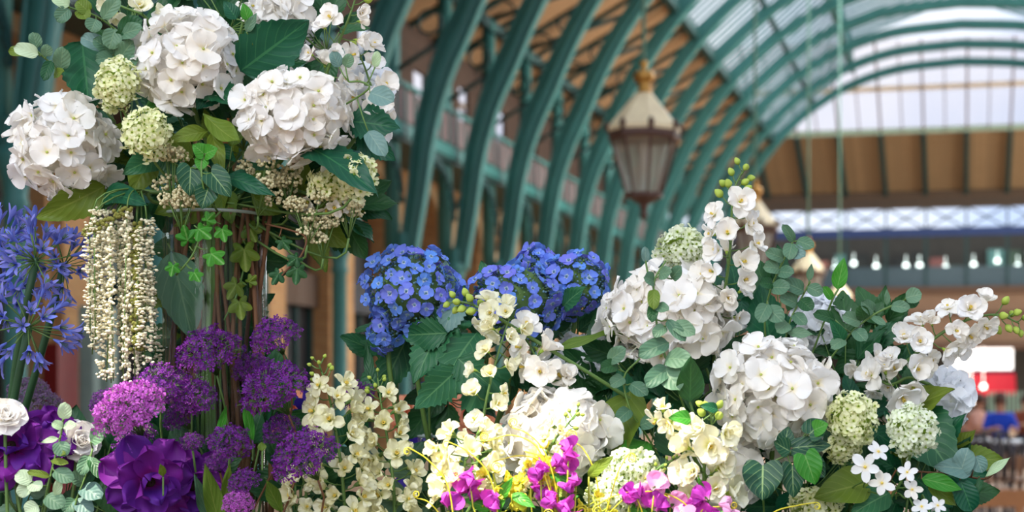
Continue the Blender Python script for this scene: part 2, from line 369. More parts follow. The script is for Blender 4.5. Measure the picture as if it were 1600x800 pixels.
# shop windows in the bays (door / window sets recessed in the arches)
wn = 1
FASC = [srgb(60, 62, 66), srgb(70, 90, 86), srgb(120, 40, 34), srgb(90, 66, 48)]
for i in range(NB0 - 1, NB1):
    yc = Y0 + (i + .5) * S; g = Geo()
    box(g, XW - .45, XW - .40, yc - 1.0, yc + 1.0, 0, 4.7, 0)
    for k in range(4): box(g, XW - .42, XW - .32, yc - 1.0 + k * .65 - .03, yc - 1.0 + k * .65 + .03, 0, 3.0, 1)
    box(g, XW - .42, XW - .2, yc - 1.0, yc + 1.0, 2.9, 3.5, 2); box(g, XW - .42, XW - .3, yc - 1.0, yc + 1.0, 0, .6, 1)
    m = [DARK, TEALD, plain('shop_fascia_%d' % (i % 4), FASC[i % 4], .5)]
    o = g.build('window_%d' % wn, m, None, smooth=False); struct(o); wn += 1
# bay details seen near the vase: pale fascia box and red display
g = Geo(); box(g, -10.95, -10.75, 16.85, 17.3, 0, 1.9)
tag(g.build('display_board', plain('red_display', srgb(112, 14, 18), .5), None, smooth=False), 'dark red display board in the shopfront behind the blue flowers', 'board')
g = Geo()
for y in (17.55, 17.95): box(g, -10.9, -10.7, y, y + .16, 0, 2.4)
tag(g.build('door_frame', plain('pale_green_paint', srgb(150, 170, 158), .5), None, smooth=False), 'pale green painted door frame behind the blue flowers at left', 'door frame')

# balcony
BALM = [TEAL, TEALD, plain('pale_balcony_panel', srgb(120, 98, 96), .6)]
for s, nm in ((-1, 'trim_1'),):
    g = Geo(); ys = Y0 + (NB0 - 1) * S; ye = Y0 + NB1 * S
    box(g, XW, -WX + .05, ys, ye, 6.0, 6.12, 1); box(g, -WX - .02, -WX + .1, ys, ye, 6.08, 6.32, 0)
    M = None if s < 0 else Matrix.Scale(-1, 4, (1, 0, 0))
    struct(g.build(nm, BALM, None, M, smooth=False))
def make_bal():
    root = thing('balcony_railing', 'pale panelled balcony railing with green ironwork between two columns', 'railing', (0, 0, 0), 'upper gallery railings')
    g = Geo(); box(g, -.03, .03, 0, S, .72, .80)
    for k in range(7): box(g, -.02, .02, k * S / 6 - .02, k * S / 6 + .02, 0, .74)
    g.build('rail', TEAL, root, smooth=False)
    p = Geo()
    for k in range(6): box(p, -.012, .012, k * S / 6 + .07, (k + 1) * S / 6 - .07, .08, .66)
    p.build('panel', BALM[2], root, smooth=False)
    t = Geo(); pts = [(1.5 - 1.32 * math.cos(a), -.35 - 1.0 + 1.0 * math.sin(a)) for a in np.linspace(0.05, math.pi - .05, 15)]
    # scalloped arch below the balcony beam, in the plane of the columns
    v = Geo(); strip(v, pts, .06, 0, .10)
    for (a, b_) in pts: strip(v, [(a + .07 * math.cos(q), b_ - .09 + .07 * math.sin(q)) for q in np.linspace(0, 2 * math.pi, 7)], .05, 0, .03)
    R = Matrix.Rotation(math.pi / 2, 4, 'Z'); v.build('scalloped_arch', TEALD, root, R, smooth=False)
    return root
bal = make_bal()
for i in range(NB0 - 1, NB1):
    a = bal if i == NB0 - 1 else copy_tree(bal); a.location = (-WX + .04, Y0 + i * S, 6.3)

# floor, roof
g = Geo(); g.add([(-60, -20, 0), (60, -20, 0), (60, 110, 0), (-60, 110, 0)], [(0, 1, 2, 3)])
struct(g.build('floor', plain('stone_paving', srgb(176, 140, 108), .7, noise=.2, nscale=1.5)))
for s in (-1, 1):
    if s > 0: BOARD = ROOFGLASS
    g = Geo(); X0, Z0, X1, Z1 = -11.8, 8.95, -7.2, 11.45
    g.add([(X0, YA, Z0), (X0, YB, Z0), (X1, YB, Z1), (X1, YA, Z1), (X0, YA, Z0 + .12), (X0, YB, Z0 + .12), (X1, YB, Z1 + .12), (X1, YA, Z1 + .12)], [(0, 3, 2, 1), (4, 5, 6, 7), (0, 1, 5, 4), (2, 3, 7, 6), (1, 2, 6, 5), (0, 4, 7, 3)], mi=0)
    y = YA + .75
    k = 0
    while y < YB:
        beam(g, (X0, y, Z0 - .05), (X1, y, Z1 - .05), .10, .11, 1); y += S / 2; k += 1
    beam(g, (-10.35, YA, 9.62), (-10.35, YB, 9.62), .16, .22, 1); beam(g, (X1, YA, Z1 - .12), (X1, YB, Z1 - .12), .2, .3, 1)
    beam(g, (-5.65, YA, 12.78), (-5.65, YB, 12.78), .12, .16, 1); beam(g, (-4.1, YA, 14.05), (-4.1, YB, 14.05), .2, .25, 2)
    M = None if s < 0 else Matrix.Scale(-1, 4, (1, 0, 0))
    struct(g.build('ceiling', [BOARD, TEALD, TEAL], None, M, smooth=False))
    g = Geo(); g.add([(X1, YA, Z1 + .05), (X1, YB, Z1 + .05), (-4.1, YB, 14.15), (-4.1, YA, 14.15)], [(0, 1, 2, 3)])
    g.add([(-4.1, YA, 15.2), (-4.1, YB, 15.2), (0, YB, 16.6), (0, YA, 16.6)], [(0, 1, 2, 3)])
    g.add([(-4.1, YA, 14.15), (-4.1, YB, 14.15), (-4.1, YB, 15.2), (-4.1, YA, 15.2)], [(0, 1, 2, 3)])
    struct(g.build('window_roof_glazing', ROOFGLASS, None, M, smooth=False))
    g = Geo(); y = YA
    while y < YB:
        beam(g, (X1, y, Z1 + .02), (-4.1, y, 14.12), .04, .07); beam(g, (-4.1, y, 14.1), (-4.1, y, 15.2), .05, .05); beam(g, (-4.1, y, 15.15), (0, y, 16.55), .04, .08); y += S / 6
    struct(g.build('trim_glazing_bars', TEAL, None, M, smooth=False))

# ------------------------------------------------------------------ hanging lanterns
BRASS = plain('aged_brass', srgb(190, 140, 70), .35, .8); HAT = plain('cream_enamel_roof', srgb(250, 222, 178), .5); LGL = pane('lantern_glass', (.8, .8, .78, 1), .35, (.8, .78, .72, 1), .1)
LFR = plain('bronze_lantern_frame', srgb(92, 64, 52), .5)
def make_lantern():
    root = thing('hanging_lantern', 'brass and glass lantern', 'lantern', (0, 0, 0), 'lanterns hanging in the hall')
    n = 8; ph = math.pi / 8
    g = Geo(); lathe(g, [(.06, .50), (.09, .48), (.12, .44), (.40, .1), (.395, .06), (.36, .06), (.05, .43)], n, phase=ph); g.build('lantern_roof', HAT, root, smooth=False)
    g = Geo(); lathe(g, [(.03, .82), (.05, .79), (.03, .75), (.03, .72), (.10, .70), (.12, .65), (.10, .60), (.05, .58), (.08, .56), (.06, .52), (.10, .47)], 14); g.build('finial', BRASS, root)
    g = Geo()
    for k in range(n):
        a = ph + k * 2 * math.pi / n; c, s = math.cos(a), math.sin(a)
        sweep(g, [(.37 * c, .37 * s, .08), (.36 * c, .36 * s, 0), (.19 * c, .19 * s, -.60)], .016, 5); sweep(g, [(.38 * c, .38 * s, .06), (.40 * c, .40 * s, .13), (.39 * c, .39 * s, .17)], [.03, .035, .008], 5)
    lathe(g, [(.38, .10), (.39, .0), (.36, -.03), (.35, .05)], n, phase=ph); lathe(g, [(.2, -.58), (.21, -.62), (.16, -.64), (.05, -.7), (.03, -.78), (.05, -.82), (0.005, -.88)], n, phase=ph)
    g.build('lantern_frame', LFR, root, smooth=False)
    g = Geo(); lathe(g, [(.35, .0), (.185, -.59)], n, phase=ph); g.build('glass_pane', LGL, root, smooth=False)
    g = Geo(); sweep(g, [(0, 0, -.05), (0, 0, -.35)], [.05, .06], 8); g.build('bulb', plain('unlit_white_bulb', srgb(235, 230, 215), .4), root)
    g = Geo(); sweep(g, [(0, 0, .78), (0, 0, 11.9)], .022, 6); g.build('hanging_rod', plain('pale_green_rod', srgb(120, 165, 145), .5), root)
    return root
lan = make_lantern()
LL = ['nearest and largest glass lantern with brass finial hanging on a green rod', 'blurred lantern hanging above the upright white flower spike', 'small pale lantern hanging further off, left of the tall round leaf', 'smallest and furthest pale lantern hanging low over the white blooms']
for i in range(4):
    a = lan if i == 0 else copy_tree(lan); a['label'] = LL[i]; a.location = (-3.27, 15.9 + 9 * i, 3.98 - .02 * i)

# ------------------------------------------------------------------ far transverse building
g = Geo(); x0, x1 = -32, 30
def slope(y): return np.interp(y, [65, 70, 75], [16.2, 13.2, 11.1])
g.add([(x0, 70, 13.2), (x1, 70, 13.2), (x1, 75, 11.1), (x0, 75, 11.1), (x0, 70, 13.35), (x1, 70, 13.35), (x1, 75, 11.25), (x0, 75, 11.25)], BOXF and [(0, 1, 2, 3), (4, 7, 6, 5), (0, 4, 5, 1), (3, 2, 6, 7)])
struct(g.build('ceiling_far', BOARDX, None, smooth=False))
g = Geo(); g.add([(x0, 65, 16.2), (x1, 65, 16.2), (x1, 70, 13.3), (x0, 70, 13.3)], [(0, 1, 2, 3)])
struct(g.build('window_far_roof', ENDGLASS, None, smooth=False))
g = Geo(); x = x0
while x < x1:
    beam(g, (x, 70, 13.1), (x, 75, 11.0), .2, .3, 1); beam(g, (x, 65, 16.1), (x, 70, 13.2), .09, .12, 0); beam(g, (x + .95, 65, 16.1), (x + .95, 70, 13.2), .05, .1, 0); x += 1.9
beam(g, (x0, 70, 13.2), (x1, 70, 13.2), .15, .25, 2); beam(g, (x0, 67.6, 14.65), (x1, 67.6, 14.65), .15, .2, 3); beam(g, (x0, 75, 10.95), (x1, 75, 10.95), .3, .4, 4)
struct(g.build('trim_far_roof', [plain('grey_glazing_bar', srgb(130, 110, 105)), TEALD, plain('pale_green_purlin', srgb(170, 190, 160)), CREAM, plain('dark_brown_eaves', srgb(92, 72, 52))], None, smooth=False))
# lattice band with sky behind, blue beam
g = Geo(); box(g, x0, x1, 74.9, 75.1, 8.95, 9.35, 1); box(g, x0, x1, 74.9, 75.1, 10.3, 10.85, 2)
x = x0
while x < x1:
    for (a, c) in ((9.3, 10.35), (10.35, 9.3)): beam(g, (x, 75, a), (x + 1.9, 75, c), .06, .08, 0)
    beam(g, (x, 75, 9.2), (x, 75, 10.5), .1, .1, 0); x += 1.9
struct(g.build('trim_lattice', [plain('grey_green_lattice', srgb(80, 96, 104)), plain('blue_beam', srgb(54, 74, 124)), plain('brown_wall_plate', srgb(84, 68, 52))], None, smooth=False))
# gallery level
BAL = plain('slate_balustrade_panel', srgb(78, 98, 104), .3)
g = Geo(); x = x0; k = 0
while x < x1:
    box(g, x + .05, x + 1.85, 75.0, 75.06, 6.5, 7.5); k += 1; x += 1.9
tag(g.build('glazed_balustrade', BAL, None, smooth=False), 'dark grey glazed balustrade along the far upper gallery', 'balustrade')
g = Geo(); x = x0
while x < x1: box(g, x - .06, x + .06, 74.95, 75.1, 6.4, 9.0); x += 1.9
struct(g.build('trim_gallery_posts', TEALD, None, smooth=False))
g = Geo(); box(g, x0, x1, 74.7, 79.5, 3.6, 6.45, 0); box(g, x0, x1, 74.5, 74.75, 6.2, 6.5, 1); box(g, x0, x1, 74.5, 74.75, 5.15, 5.3, 1); box(g, x0, x1, 74.5, 74.75, 3.6, 3.85, 1)
box(g, x0, x1, 79.4, 79.6, 6.45, 9.4, 2)
x = x0
while x < x1:
    if not (-1.8 < x < 3.2): box(g, x - .35, x + .35, 75.2, 75.8, 0, 3.6, 2)
    x += 5.7
box(g, x0, x1, 79.4, 79.6, 0, 3.6, 2)
struct(g.build('wall_far', [plain('brown_stone_band', srgb(150, 118, 92), .9), plain('dark_brown_cornice', srgb(110, 84, 66), .9), plain('dim_shop_wall', srgb(86, 82, 74), .9)], None, smooth=False))
rng = random.Random(4)
cols = [srgb(120, 170, 160), srgb(200, 130, 110), srgb(90, 110, 90), srgb(220, 220, 210), srgb(170, 110, 100), srgb(70, 130, 130), srgb(60, 60, 56)]
GOODS = [plain('shop_goods_%d' % i, c, .6) for i, c in enumerate(cols)]
for k in range(26):
    x = -11 + k * .95; g = Geo(); z1 = rng.uniform(7.6, 8.7); w = rng.uniform(.5, .85)
    box(g, x, x + w, 78.9, 79.2, 6.5, z1); box(g, x + .05, x + w - .05, 78.85, 78.9, 6.7, z1 - .2)
    tag(g.build('shop_cabinet', GOODS[rng.randrange(7)], None, smooth=False), 'display cabinet inside the shops on the far upper gallery', 'cabinet', 'display cabinets in the far gallery shops')
GLOW = plain('lit_shop_lamp', (.85, 1, .93, 1), .5, emit=3.2)
for k in range(22):
    x = -10.5 + k * 1.1 + rng.uniform(-.3, .3); z = rng.choice((7.75, 7.85, 8.0)); g = Geo(); lathe(g, [(.02, .12), (.12, .06), (.14, 0), (.1, -.08), (.01, -.1)], 10); lathe(g, [(.015, .5), (.015, .12)], 5)
    tag(g.build('shop_lamp', GLOW, None, Matrix.Translation((x, 78.4, z))), 'small glowing shop lamp on the far upper gallery', 'lamp', 'lit lamps of the far gallery shops')
# ground floor: white lit sign, red awning
xs = 1.0
def FX(px, y):  # world x on the plane Y=y for an image column
    k = (px - 1500) / F / math.cos(YAW); return k * (y * math.cos(YAW)) / (1 + k * math.sin(YAW))
y = 75.0; xa, xb = FX(1478, y), FX(1584, y)
root = thing('shop_awning', 'red shop awning under a glowing white sign on the far ground floor', 'awning', (xa, y, 1.45))
g = Geo(); w = xb - xa; g.add([(0, 0, 0), (w, 0, 0), (w, 1.4, .95), (0, 1.4, .95), (0, 0, -.12), (w, 0, -.12)], [(0, 1, 2, 3), (4, 5, 1, 0)]); g.build('canopy', plain('red_canvas', srgb(235, 40, 60), .7), root, smooth=False)
g = Geo(); box(g, 0, w, 1.4, 1.55, .95, 1.08, 0); g.build('valance_bar', plain('navy_bar', srgb(30, 36, 70)), root, smooth=False)
g = Geo(); box(g, .1, w - .1, 1.42, 1.6, 1.12, 2.15); g.build('lit_sign_board', plain('lit_white_sign', (1, .97, .93, 1), .5, emit=1.6), root, smooth=False)
for (px, py) in ((1512, 612), (1535, 604), (1517, 628), (1505, 600)):
    p_ = Vector((FX(px, 74.6), 74.6, 1.25 + (620 - py) / F * 73)); g = Geo(); sweep(g, [(0, 0, .12), (0, 0, 3.62 - p_.z)], .012, 5); lathe(g, [(.01, .14), (.13, .05), (.14, -.05), (.01, -.14)], 10)
    tag(g.build('globe_lamp', plain('warm_globe', (1, .85, .75, 1), .5, emit=5), None, Matrix.Translation(p_)), 'glowing globe lamp hanging before the red awning', 'lamp', 'globe lamps at the awning')
# striped shop shutter below the awning
g = Geo()
for k in range(14): box(g, xa + 2 + k * .2, xa + 2.1 + k * .2, 74, 74.1, .3, 1.5)
tag(g.build('slatted_screen', plain('pale_green_slats', srgb(150, 175, 150)), None, smooth=False), 'pale green slatted screen below the red awning', 'screen')

# ------------------------------------------------------------------ cafe in the distance
IRON = plain('dark_chair_metal', srgb(60, 52, 52), .5); TOPW = plain('white_table_top', srgb(225, 225, 225), .4); WOOD = plain('cafe_timber', srgb(150, 104, 70), .6)
def cafe_table(loc, label):
    r = thing('cafe_table', label, 'table', loc)
    g = Geo(); lathe(g, [(0.001, .75), (.36, .75), (.37, .735), (.36, .72), (0.001, .72)], 24); g.build('table_top', TOPW, r)
    g = Geo(); lathe(g, [(.03, .72), (.025, .1), (.05, .06), (.22, .03), (.23, 0)], 12); g.build('pedestal', IRON, r)
def cafe_chair(loc, rz):
    r = thing('bistro_chair', 'dark metal bistro chair standing among the distant cafe tables', 'chair', loc, 'bistro chairs in the distant cafe', rz)
    g = Geo(); lathe(g, [(0.001, .46), (.2, .46), (.21, .445), (.2, .43), (0.001, .43)], 16); g.build('seat', WOOD, r)
    for sx in (-1, 1):
        for sy in (-1, 1):
            g = Geo(); sweep(g, [(sx * .15, sy * .15, .44), (sx * .19, sy * .2, 0)], .013, 5); g.build('leg', IRON, r)
    g = Geo(); sweep(g, [(-.17, .17, .44), (-.18, .22, .8), (-.1, .25, .9), (.1, .25, .9), (.18, .22, .8), (.17, .17, .44)], .013, 5)
    for x in (-.08, 0, .08): sweep(g, [(x, .18, .45), (x, .245, .89)], .008, 4)
    g.build('backrest', IRON, r)
def ground(px, d): p = P(px, 620, d); p.z = 0; return p
cafe_table(ground(1594, 17.6), 'white round cafe table in front of the seated person in blue')
cafe_table(ground(1500, 18.6), 'white round cafe table left of the seated person in blue')
for i, (px, d) in enumerate(((1480, 13.2), (1510, 12.6), (1545, 13.4), (1580, 12.8), (1532, 15), (1465, 14.6), (1600, 14.8), (1562, 15.6))): cafe_chair(ground(px, d), i * 1.3)
g = Geo(); a, c = ground(1380, 17.5), ground(1750, 17.5)
def low_rail(name, d, z0, z1, label, mat):
    a, c = ground(1380, d), ground(1700, d); r = thing(name, label, 'barrier', a); v = c - a
    g = Geo(); beam(g, (0, 0, (z0 + z1) / 2), (v.x, v.y, (z0 + z1) / 2), .06, z1 - z0); g.build('top_rail', mat, r, smooth=False)
    for k in range(4):
        g = Geo(); q = v * (k / 3); box(g, q.x - .03, q.x + .03, q.y - .03, q.y + .03, 0, z0); g.build('post', mat, r, smooth=False)
low_rail('cafe_barrier', 16.4, .48, .62, 'brown timber barrier rail in front of the distant cafe tables', WOOD)
low_rail('timber_rail', 11.6, .42, .55, 'low orange-brown timber rail at the bottom right, nearest the blooms', plain('orange_timber', srgb(170, 112, 66), .6))
# seated people
SKIN = plain('skin', srgb(205, 150, 120), .6)
def person(loc, rz, shirt, trousers, hair, label, lean=.0):
    r = thing('person', label, 'person', loc, None, rz)
    B = [((0, 0, .54), .15), ((0, -.02, .68), .14), ((0, -.04 - lean, .88), .16), ((0, -.05 - lean, 1.0), .08), ((0, -.07 - lean, 1.07), .055), ((0, -.09 - lean, 1.16), .085), ((0, -.10 - lean, 1.25), .07)]
    E = [(0, 1), (1, 2), (2, 3), (3, 4), (4, 5), (5, 6)]
    def limb(a, pts):
        for p, rr in pts: B.append((p, rr)); E.append((a, len(B) - 1)); a = len(B) - 1
    for s in (-1, 1):
        limb(2, [((s * .17, -.04 - lean, .95), .06), ((s * .24, -.10 - lean, .72), .042), ((s * .12, -.33 - lean, .78), .03), ((s * .10, -.40 - lean, .79), .026)])
        limb(0, [((s * .1, -.05, .49), .09), ((s * .12, -.45, .50), .062), ((s * .12, -.42, .08), .038), ((s * .12, -.55, .035), .035)])
    def skin(name, idx, grow, mat):
        keep = [i for i in range(len(B)) if i in idx]; mp = {k: j for j, k in enumerate(keep)}
        me = bpy.data.meshes.new(name); me.from_pydata([B[i][0] for i in keep], [(mp[a], mp[b]) for a, b in E if a in mp and b in mp], []); me.materials.append(mat)
        ob = bpy.data.objects.new(name, me); put(ob, r); ob.modifiers.new('s', 'SKIN'); sv = me.skin_vertices[0].data
        for j, i in enumerate(keep): sv[j].radius = (B[i][1] + grow,) * 2; sv[j].use_root = (j == 0)
        ob.modifiers.new('u', 'SUBSURF').levels = 1; ob.modifiers['u'].render_levels = 1; return ob
    skin('body', set(range(len(B))), 0, SKIN)
    # torso 0-2, arms 7-10 / 15-18, legs 11-14 / 19-22
    skin('shirt', {0, 1, 2, 3, 7, 8, 15, 16}, .018, shirt); skin('trousers', {0, 11, 12, 13, 19, 20, 21}, .014, trousers)
    g = Geo(); lathe(g, [(.001, .11), (.06, .09), (.095, .03), (.1, -.04), (.09, -.1), (.07, -.1)], 14); g.build('hair', hair, r, Matrix.Translation((0, -.06 - lean, 1.22)) @ Matrix.Rotation(-.35, 4, 'X'))
    g = Geo()
    for s in (-1, 1):
        for k in range(5):
            x = s * (.07 + k * .017); sweep(g, [(x, -.40 - lean, .79), (x, -.45 - lean, .785), (x, -.475 - lean, .765)], [.009, .008, .006], 5)
    g.build('fingers', SKIN, r)
    g = Geo(); sweep(g, [(0, -.165 - lean, 1.19), (0, -.195 - lean, 1.165), (0, -.17 - lean, 1.155)], [.008, .015, .008], 5)
    for s in (-1, 1): lathe(g, [(.001, .012), (.01, 0), (.001, -.012)], 6, M=Matrix.Translation((s * .032, -.163 - lean, 1.20)))
    sweep(g, [(-.025, -.165 - lean, 1.125), (.025, -.165 - lean, 1.125)], .006, 5); g.build('face_features', plain('face_detail', srgb(150, 90, 75)), r)
    # the stool the person sits on
    st = thing('stool', 'small timber stool under the ' + ' '.join(label.split()[:7]), 'stool', loc, None, rz)
    g = Geo(); lathe(g, [(.001, .39), (.17, .39), (.18, .37), (.001, .35)], 14); g.build('seat', WOOD, st)
    for a in (0.8, 2.4, 3.9, 5.5):
        g = Geo(); sweep(g, [(.12 * math.cos(a), .12 * math.sin(a), .38), (.17 * math.cos(a), .17 * math.sin(a), 0)], .014, 5); g.build('leg', WOOD, st)
BLUE = plain('blue_shirt', srgb(20, 70, 200), .7); NAVY = plain('navy_trousers', srgb(40, 44, 60), .8); HB = plain('brown_hair', srgb(80, 52, 38), .7)
person(ground(1560, 23.6), .2, BLUE, NAVY, HB, 'seated person in a bright blue shirt at the distant cafe', .06)
person(ground(1606, 26.5), -.5, plain('rust_top', srgb(150, 80, 56), .8), NAVY, plain('dark_brown_hair', srgb(60, 36, 28), .7), 'seated person with dark hair and rust top right of the blue shirt')
person(ground(1520, 26.5), 1.2, plain('pale_pink_top', srgb(215, 160, 140), .8), NAVY, HB, 'seated person in a pale pink top left of the blue shirt', .05)
person(ground(1498, 30), 2.2, plain('olive_top', srgb(84, 80, 60), .8), NAVY, HB, 'seated person in an olive top, furthest left at the distant cafe')

# ================================================================== flowers: materials
WHITE = petal_mat('white_petal', srgb(252, 240, 205), srgb(252, 252, 254), srgb(255, 245, 226), .35, .6, .3)
SHWHITE = petal_mat('shaded_white_petal', srgb(240, 244, 225), srgb(250, 251, 254), srgb(242, 244, 252), .35, .5, .3)  # bluish copy of the white petal, shade painted into its colour
CREAMY = petal_mat('cream_petal', srgb(226, 222, 120), srgb(252, 250, 226), srgb(246, 238, 184), .35, .6, .4)
IVORY = petal_mat('ivory_petal', srgb(230, 228, 130), srgb(254, 252, 236), srgb(248, 242, 205), .35, .6, .42)
BLUEP = petal_mat('blue_petal', srgb(235, 245, 225), srgb(76, 146, 242), srgb(116, 92, 222), .25, .9, .25)
BUDB = plain('blue_green_floret_bud', srgb(96, 134, 150), .6)
VIB = petal_mat('lime_white_petal', srgb(206, 214, 90), srgb(255, 255, 222), srgb(244, 244, 180), .3, .8, .3)
VIBW = petal_mat('pale_lime_petal', srgb(200, 212, 110), srgb(252, 255, 240), srgb(238, 246, 205), .3, .7, .3)
PURP = petal_mat('purple_floret', srgb(120, 30, 120), srgb(136, 46, 152), srgb(84, 34, 128), .25, .95, .3)
PINKP = petal_mat('sunlit_and_faded_floret', srgb(150, 40, 130), srgb(206, 110, 206), srgb(170, 70, 180), .25, .8, .3)  # paler than PURP: sunlight painted in for one umbel, faded pink for another
ANEM = petal_mat('violet_petal', srgb(176, 30, 130), srgb(84, 42, 156), srgb(124, 36, 144), .3, .9, .45)
AGAP = petal_mat('agapanthus_petal', srgb(120, 130, 210), srgb(112, 130, 222), srgb(156, 150, 222), .3, .9, .4)
MAG = petal_mat('magenta_petal', srgb(255, 200, 230), srgb(216, 40, 190), srgb(170, 40, 190), .3, .7, .3)
PALEP = petal_mat('pale_pink_petal', srgb(255, 245, 240), srgb(245, 160, 215), srgb(240, 200, 235), .3, .7, .3)
LACE = plain('cream_lace', srgb(222, 212, 168), .8, nscale=120, noise=.2)
AMAR = plain('cream_amaranth_bead', srgb(232, 224, 190), .8, nscale=140, noise=.2)
MOSS = plain('yellow_moss_bead', srgb(112, 112, 44), .8, nscale=120)
STAM = plain('yellow_stamen', srgb(236, 206, 90), .5)
DKC = plain('dark_flower_eye', srgb(60, 44, 30), .8)
STEM = plain('green_stem', srgb(96, 128, 62), .5, nscale=20); STEMD = plain('dark_green_stem', srgb(50, 88, 52), .5, nscale=20); STEMB = plain('brown_stem', srgb(112, 74, 46), .7, nscale=20); STEMY = plain('yellow_green_stem', srgb(180, 186, 60), .5, nscale=20)
TEND = plain('yellow_tendril', srgb(222, 206, 50), .5, nscale=20)
BUDG = petal_mat('green_bud', srgb(120, 150, 40), srgb(176, 204, 80), srgb(206, 214, 110), .2, .8, .5)
LDARK = leaf_mat('deep_green_leaf', srgb(16, 84, 58), srgb(30, 98, 58), srgb(80, 150, 90), .35, 7)
LHYD = leaf_mat('hydrangea_leaf', srgb(52, 112, 70), srgb(38, 96, 60), srgb(120, 170, 110), .45, 7)
LYEL = leaf_mat('yellow_green_leaf', srgb(122, 142, 42), srgb(98, 132, 46), srgb(170, 180, 90), .35, 6, trans=.35)
LEUC = leaf_mat('eucalyptus_leaf', srgb(110, 146, 112), srgb(78, 120, 92), srgb(160, 185, 140), .3, 5)
LEUB = leaf_mat('blue_eucalyptus_leaf', srgb(116, 150, 142), srgb(96, 134, 124), srgb(165, 185, 160), .35, 5)
LPALE = leaf_mat('pale_mint_leaf', srgb(206, 226, 186), srgb(180, 210, 160), srgb(220, 230, 190), .3, 5)
LLOB = leaf_mat('lobed_hydrangea_leaf', srgb(58, 122, 76), srgb(42, 104, 64), srgb(110, 165, 105), .3, 5)
LIVY = leaf_mat('heart_leaf', srgb(36, 88, 58), srgb(28, 74, 52), srgb(150, 180, 120), .75, 5)
LBRT = leaf_mat('bright_green_leaf', srgb(64, 150, 46), srgb(84, 164, 52), srgb(150, 200, 110), .45, 5, trans=.35)
LFILL = leaf_mat('filler_leaf', srgb(30, 84, 50), srgb(48, 92, 44), srgb(90, 140, 80), .3, 6)

# ------------------------------------------------------------------ petals, leaves
def wide(u):   # broad rounded petal
    a = np.clip(u / .58, 0, 1); return np.where(u < .58, .22 + .78 * (a * a * (3 - 2 * a)) ** .8, np.sqrt(np.clip(1 - ((u - .58) / .42) ** 2, 0, 1)))
def oval(u):
    a = np.clip(u / .5, 0, 1); return np.where(u < .5, .18 + .82 * np.sin(a * np.pi / 2), np.clip(1 - ((u - .5) / .5) ** 2, 0, 1) ** .6)
def slim(u):
    a = np.clip(u / .5, 0, 1); return np.where(u < .5, .3 + .7 * a, np.clip(1 - ((u - .5) / .5) ** 2, 0, 1) ** .7)
PROF = dict(wide=wide, oval=oval, slim=slim)
def petal(L, Wd, kind='wide', nu=7, nv=5, cup=.25, c0=.0, c1=.4, ruf=.06, ph=0.0, notch=0.0):
    """foot at the origin, growing along +X, face up +Z; c0 start angle, c1 extra bend"""
    u = np.sin(np.linspace(0, 1, nu) * np.pi / 2); v = np.linspace(-1, 1, nv)
    ang = c0 + c1 * u; dx = np.cos(ang); dz = np.sin(ang); st = L * np.diff(u)
    cx = np.concatenate([[0], np.cumsum((dx[1:] + dx[:-1]) / 2 * st)]); cz = np.concatenate([[0], np.cumsum((dz[1:] + dz[:-1]) / 2 * st)])
    w = PROF[kind](u) * Wd / 2; w[-1] = Wd * .04
    U, Vv = np.meshgrid(u, v, indexing='ij')
    hz = cup * (Vv ** 2) * w[:, None] + ruf * L * np.sin(Vv * 4.5 + ph) * U ** 2 + ruf * .6 * L * np.sin(U * 5 + ph * 2) * np.abs(Vv)
    off = -np.abs(Vv) ** 2 * L * .03 * (U > .9) - notch * L * (1 - np.abs(Vv)) ** 2 * (U > .95)
    x = cx[:, None] + off * dx[:, None] - hz * dz[:, None]; z = cz[:, None] + hz * dx[:, None]; y = Vv * w[:, None]
    V = np.stack([x, y, z], -1).reshape(-1, 3)
    f = [(i * nv + j, (i + 1) * nv + j, (i + 1) * nv + j + 1, i * nv + j + 1) for i in range(nu - 1) for j in range(nv - 1)]
    return V, f, np.stack([U, Vv * .5 + .5], -1).reshape(-1, 2)
def RZ(a): return Matrix.Rotation(a, 4, 'Z')
def floret(rng, n=4, L=.026, Wd=.031, kind='wide', c0=.25, c1=-.25, cup=.2, ruf=.07, eye=None, nu=7, nv=5, jit=.2, notch=0.0):
    g = Geo(); r0 = rng.random()
    for k in range(n):
        V, f, uv = petal(L * rng.uniform(.88, 1.1), Wd * rng.uniform(.9, 1.1), kind, nu, nv, cup * rng.uniform(.3, 1.5), c0 + rng.uniform(-jit, jit), c1 + rng.uniform(-jit, jit), ruf, rng.uniform(0, 6), notch)
        g.add(V, f, uv, min(1, max(0, r0 + rng.uniform(-.35, .35))), RZ(k * 2 * math.pi / n + rng.uniform(-.15, .15)) @ Matrix.Translation((.001, 0, .0006 * (k % 2))))
    if eye is not None: blob(g, (0, 0, .0015), eye, 1)
    return g
_ico = None
def blob(g, p, r, mi=0, s=(1, 1, 1), rnd=0.0):
    global _ico
    if _ico is None:
        t = (1 + 5 ** .5) / 2; v = np.array([(-1, t, 0), (1, t, 0), (-1, -t, 0), (1, -t, 0), (0, -1, t), (0, 1, t), (0, -1, -t), (0, 1, -t), (t, 0, -1), (t, 0, 1), (-t, 0, -1), (-t, 0, 1)], float)
        _ico = (v / np.linalg.norm(v[0]), [(0, 11, 5), (0, 5, 1), (0, 1, 7), (0, 7, 10), (0, 10, 11), (1, 5, 9), (5, 11, 4), (11, 10, 2), (10, 7, 6), (7, 1, 8), (3, 9, 4), (3, 4, 2), (3, 2, 6), (3, 6, 8), (3, 8, 9), (4, 9, 5), (2, 4, 11), (6, 2, 10), (8, 6, 7), (9, 8, 1)])
    return g.add(_ico[0] * r * np.array(s) + np.array(tuple(p)), _ico[1], None, rnd, None, mi)
def fib(n, zmin=-1.0):
    i = np.arange(n) + .5; z = 1 - (1 - zmin) * i / n; a = i * 2.399963
    r = np.sqrt(1 - z * z); return np.stack([r * np.cos(a), r * np.sin(a), z], 1)

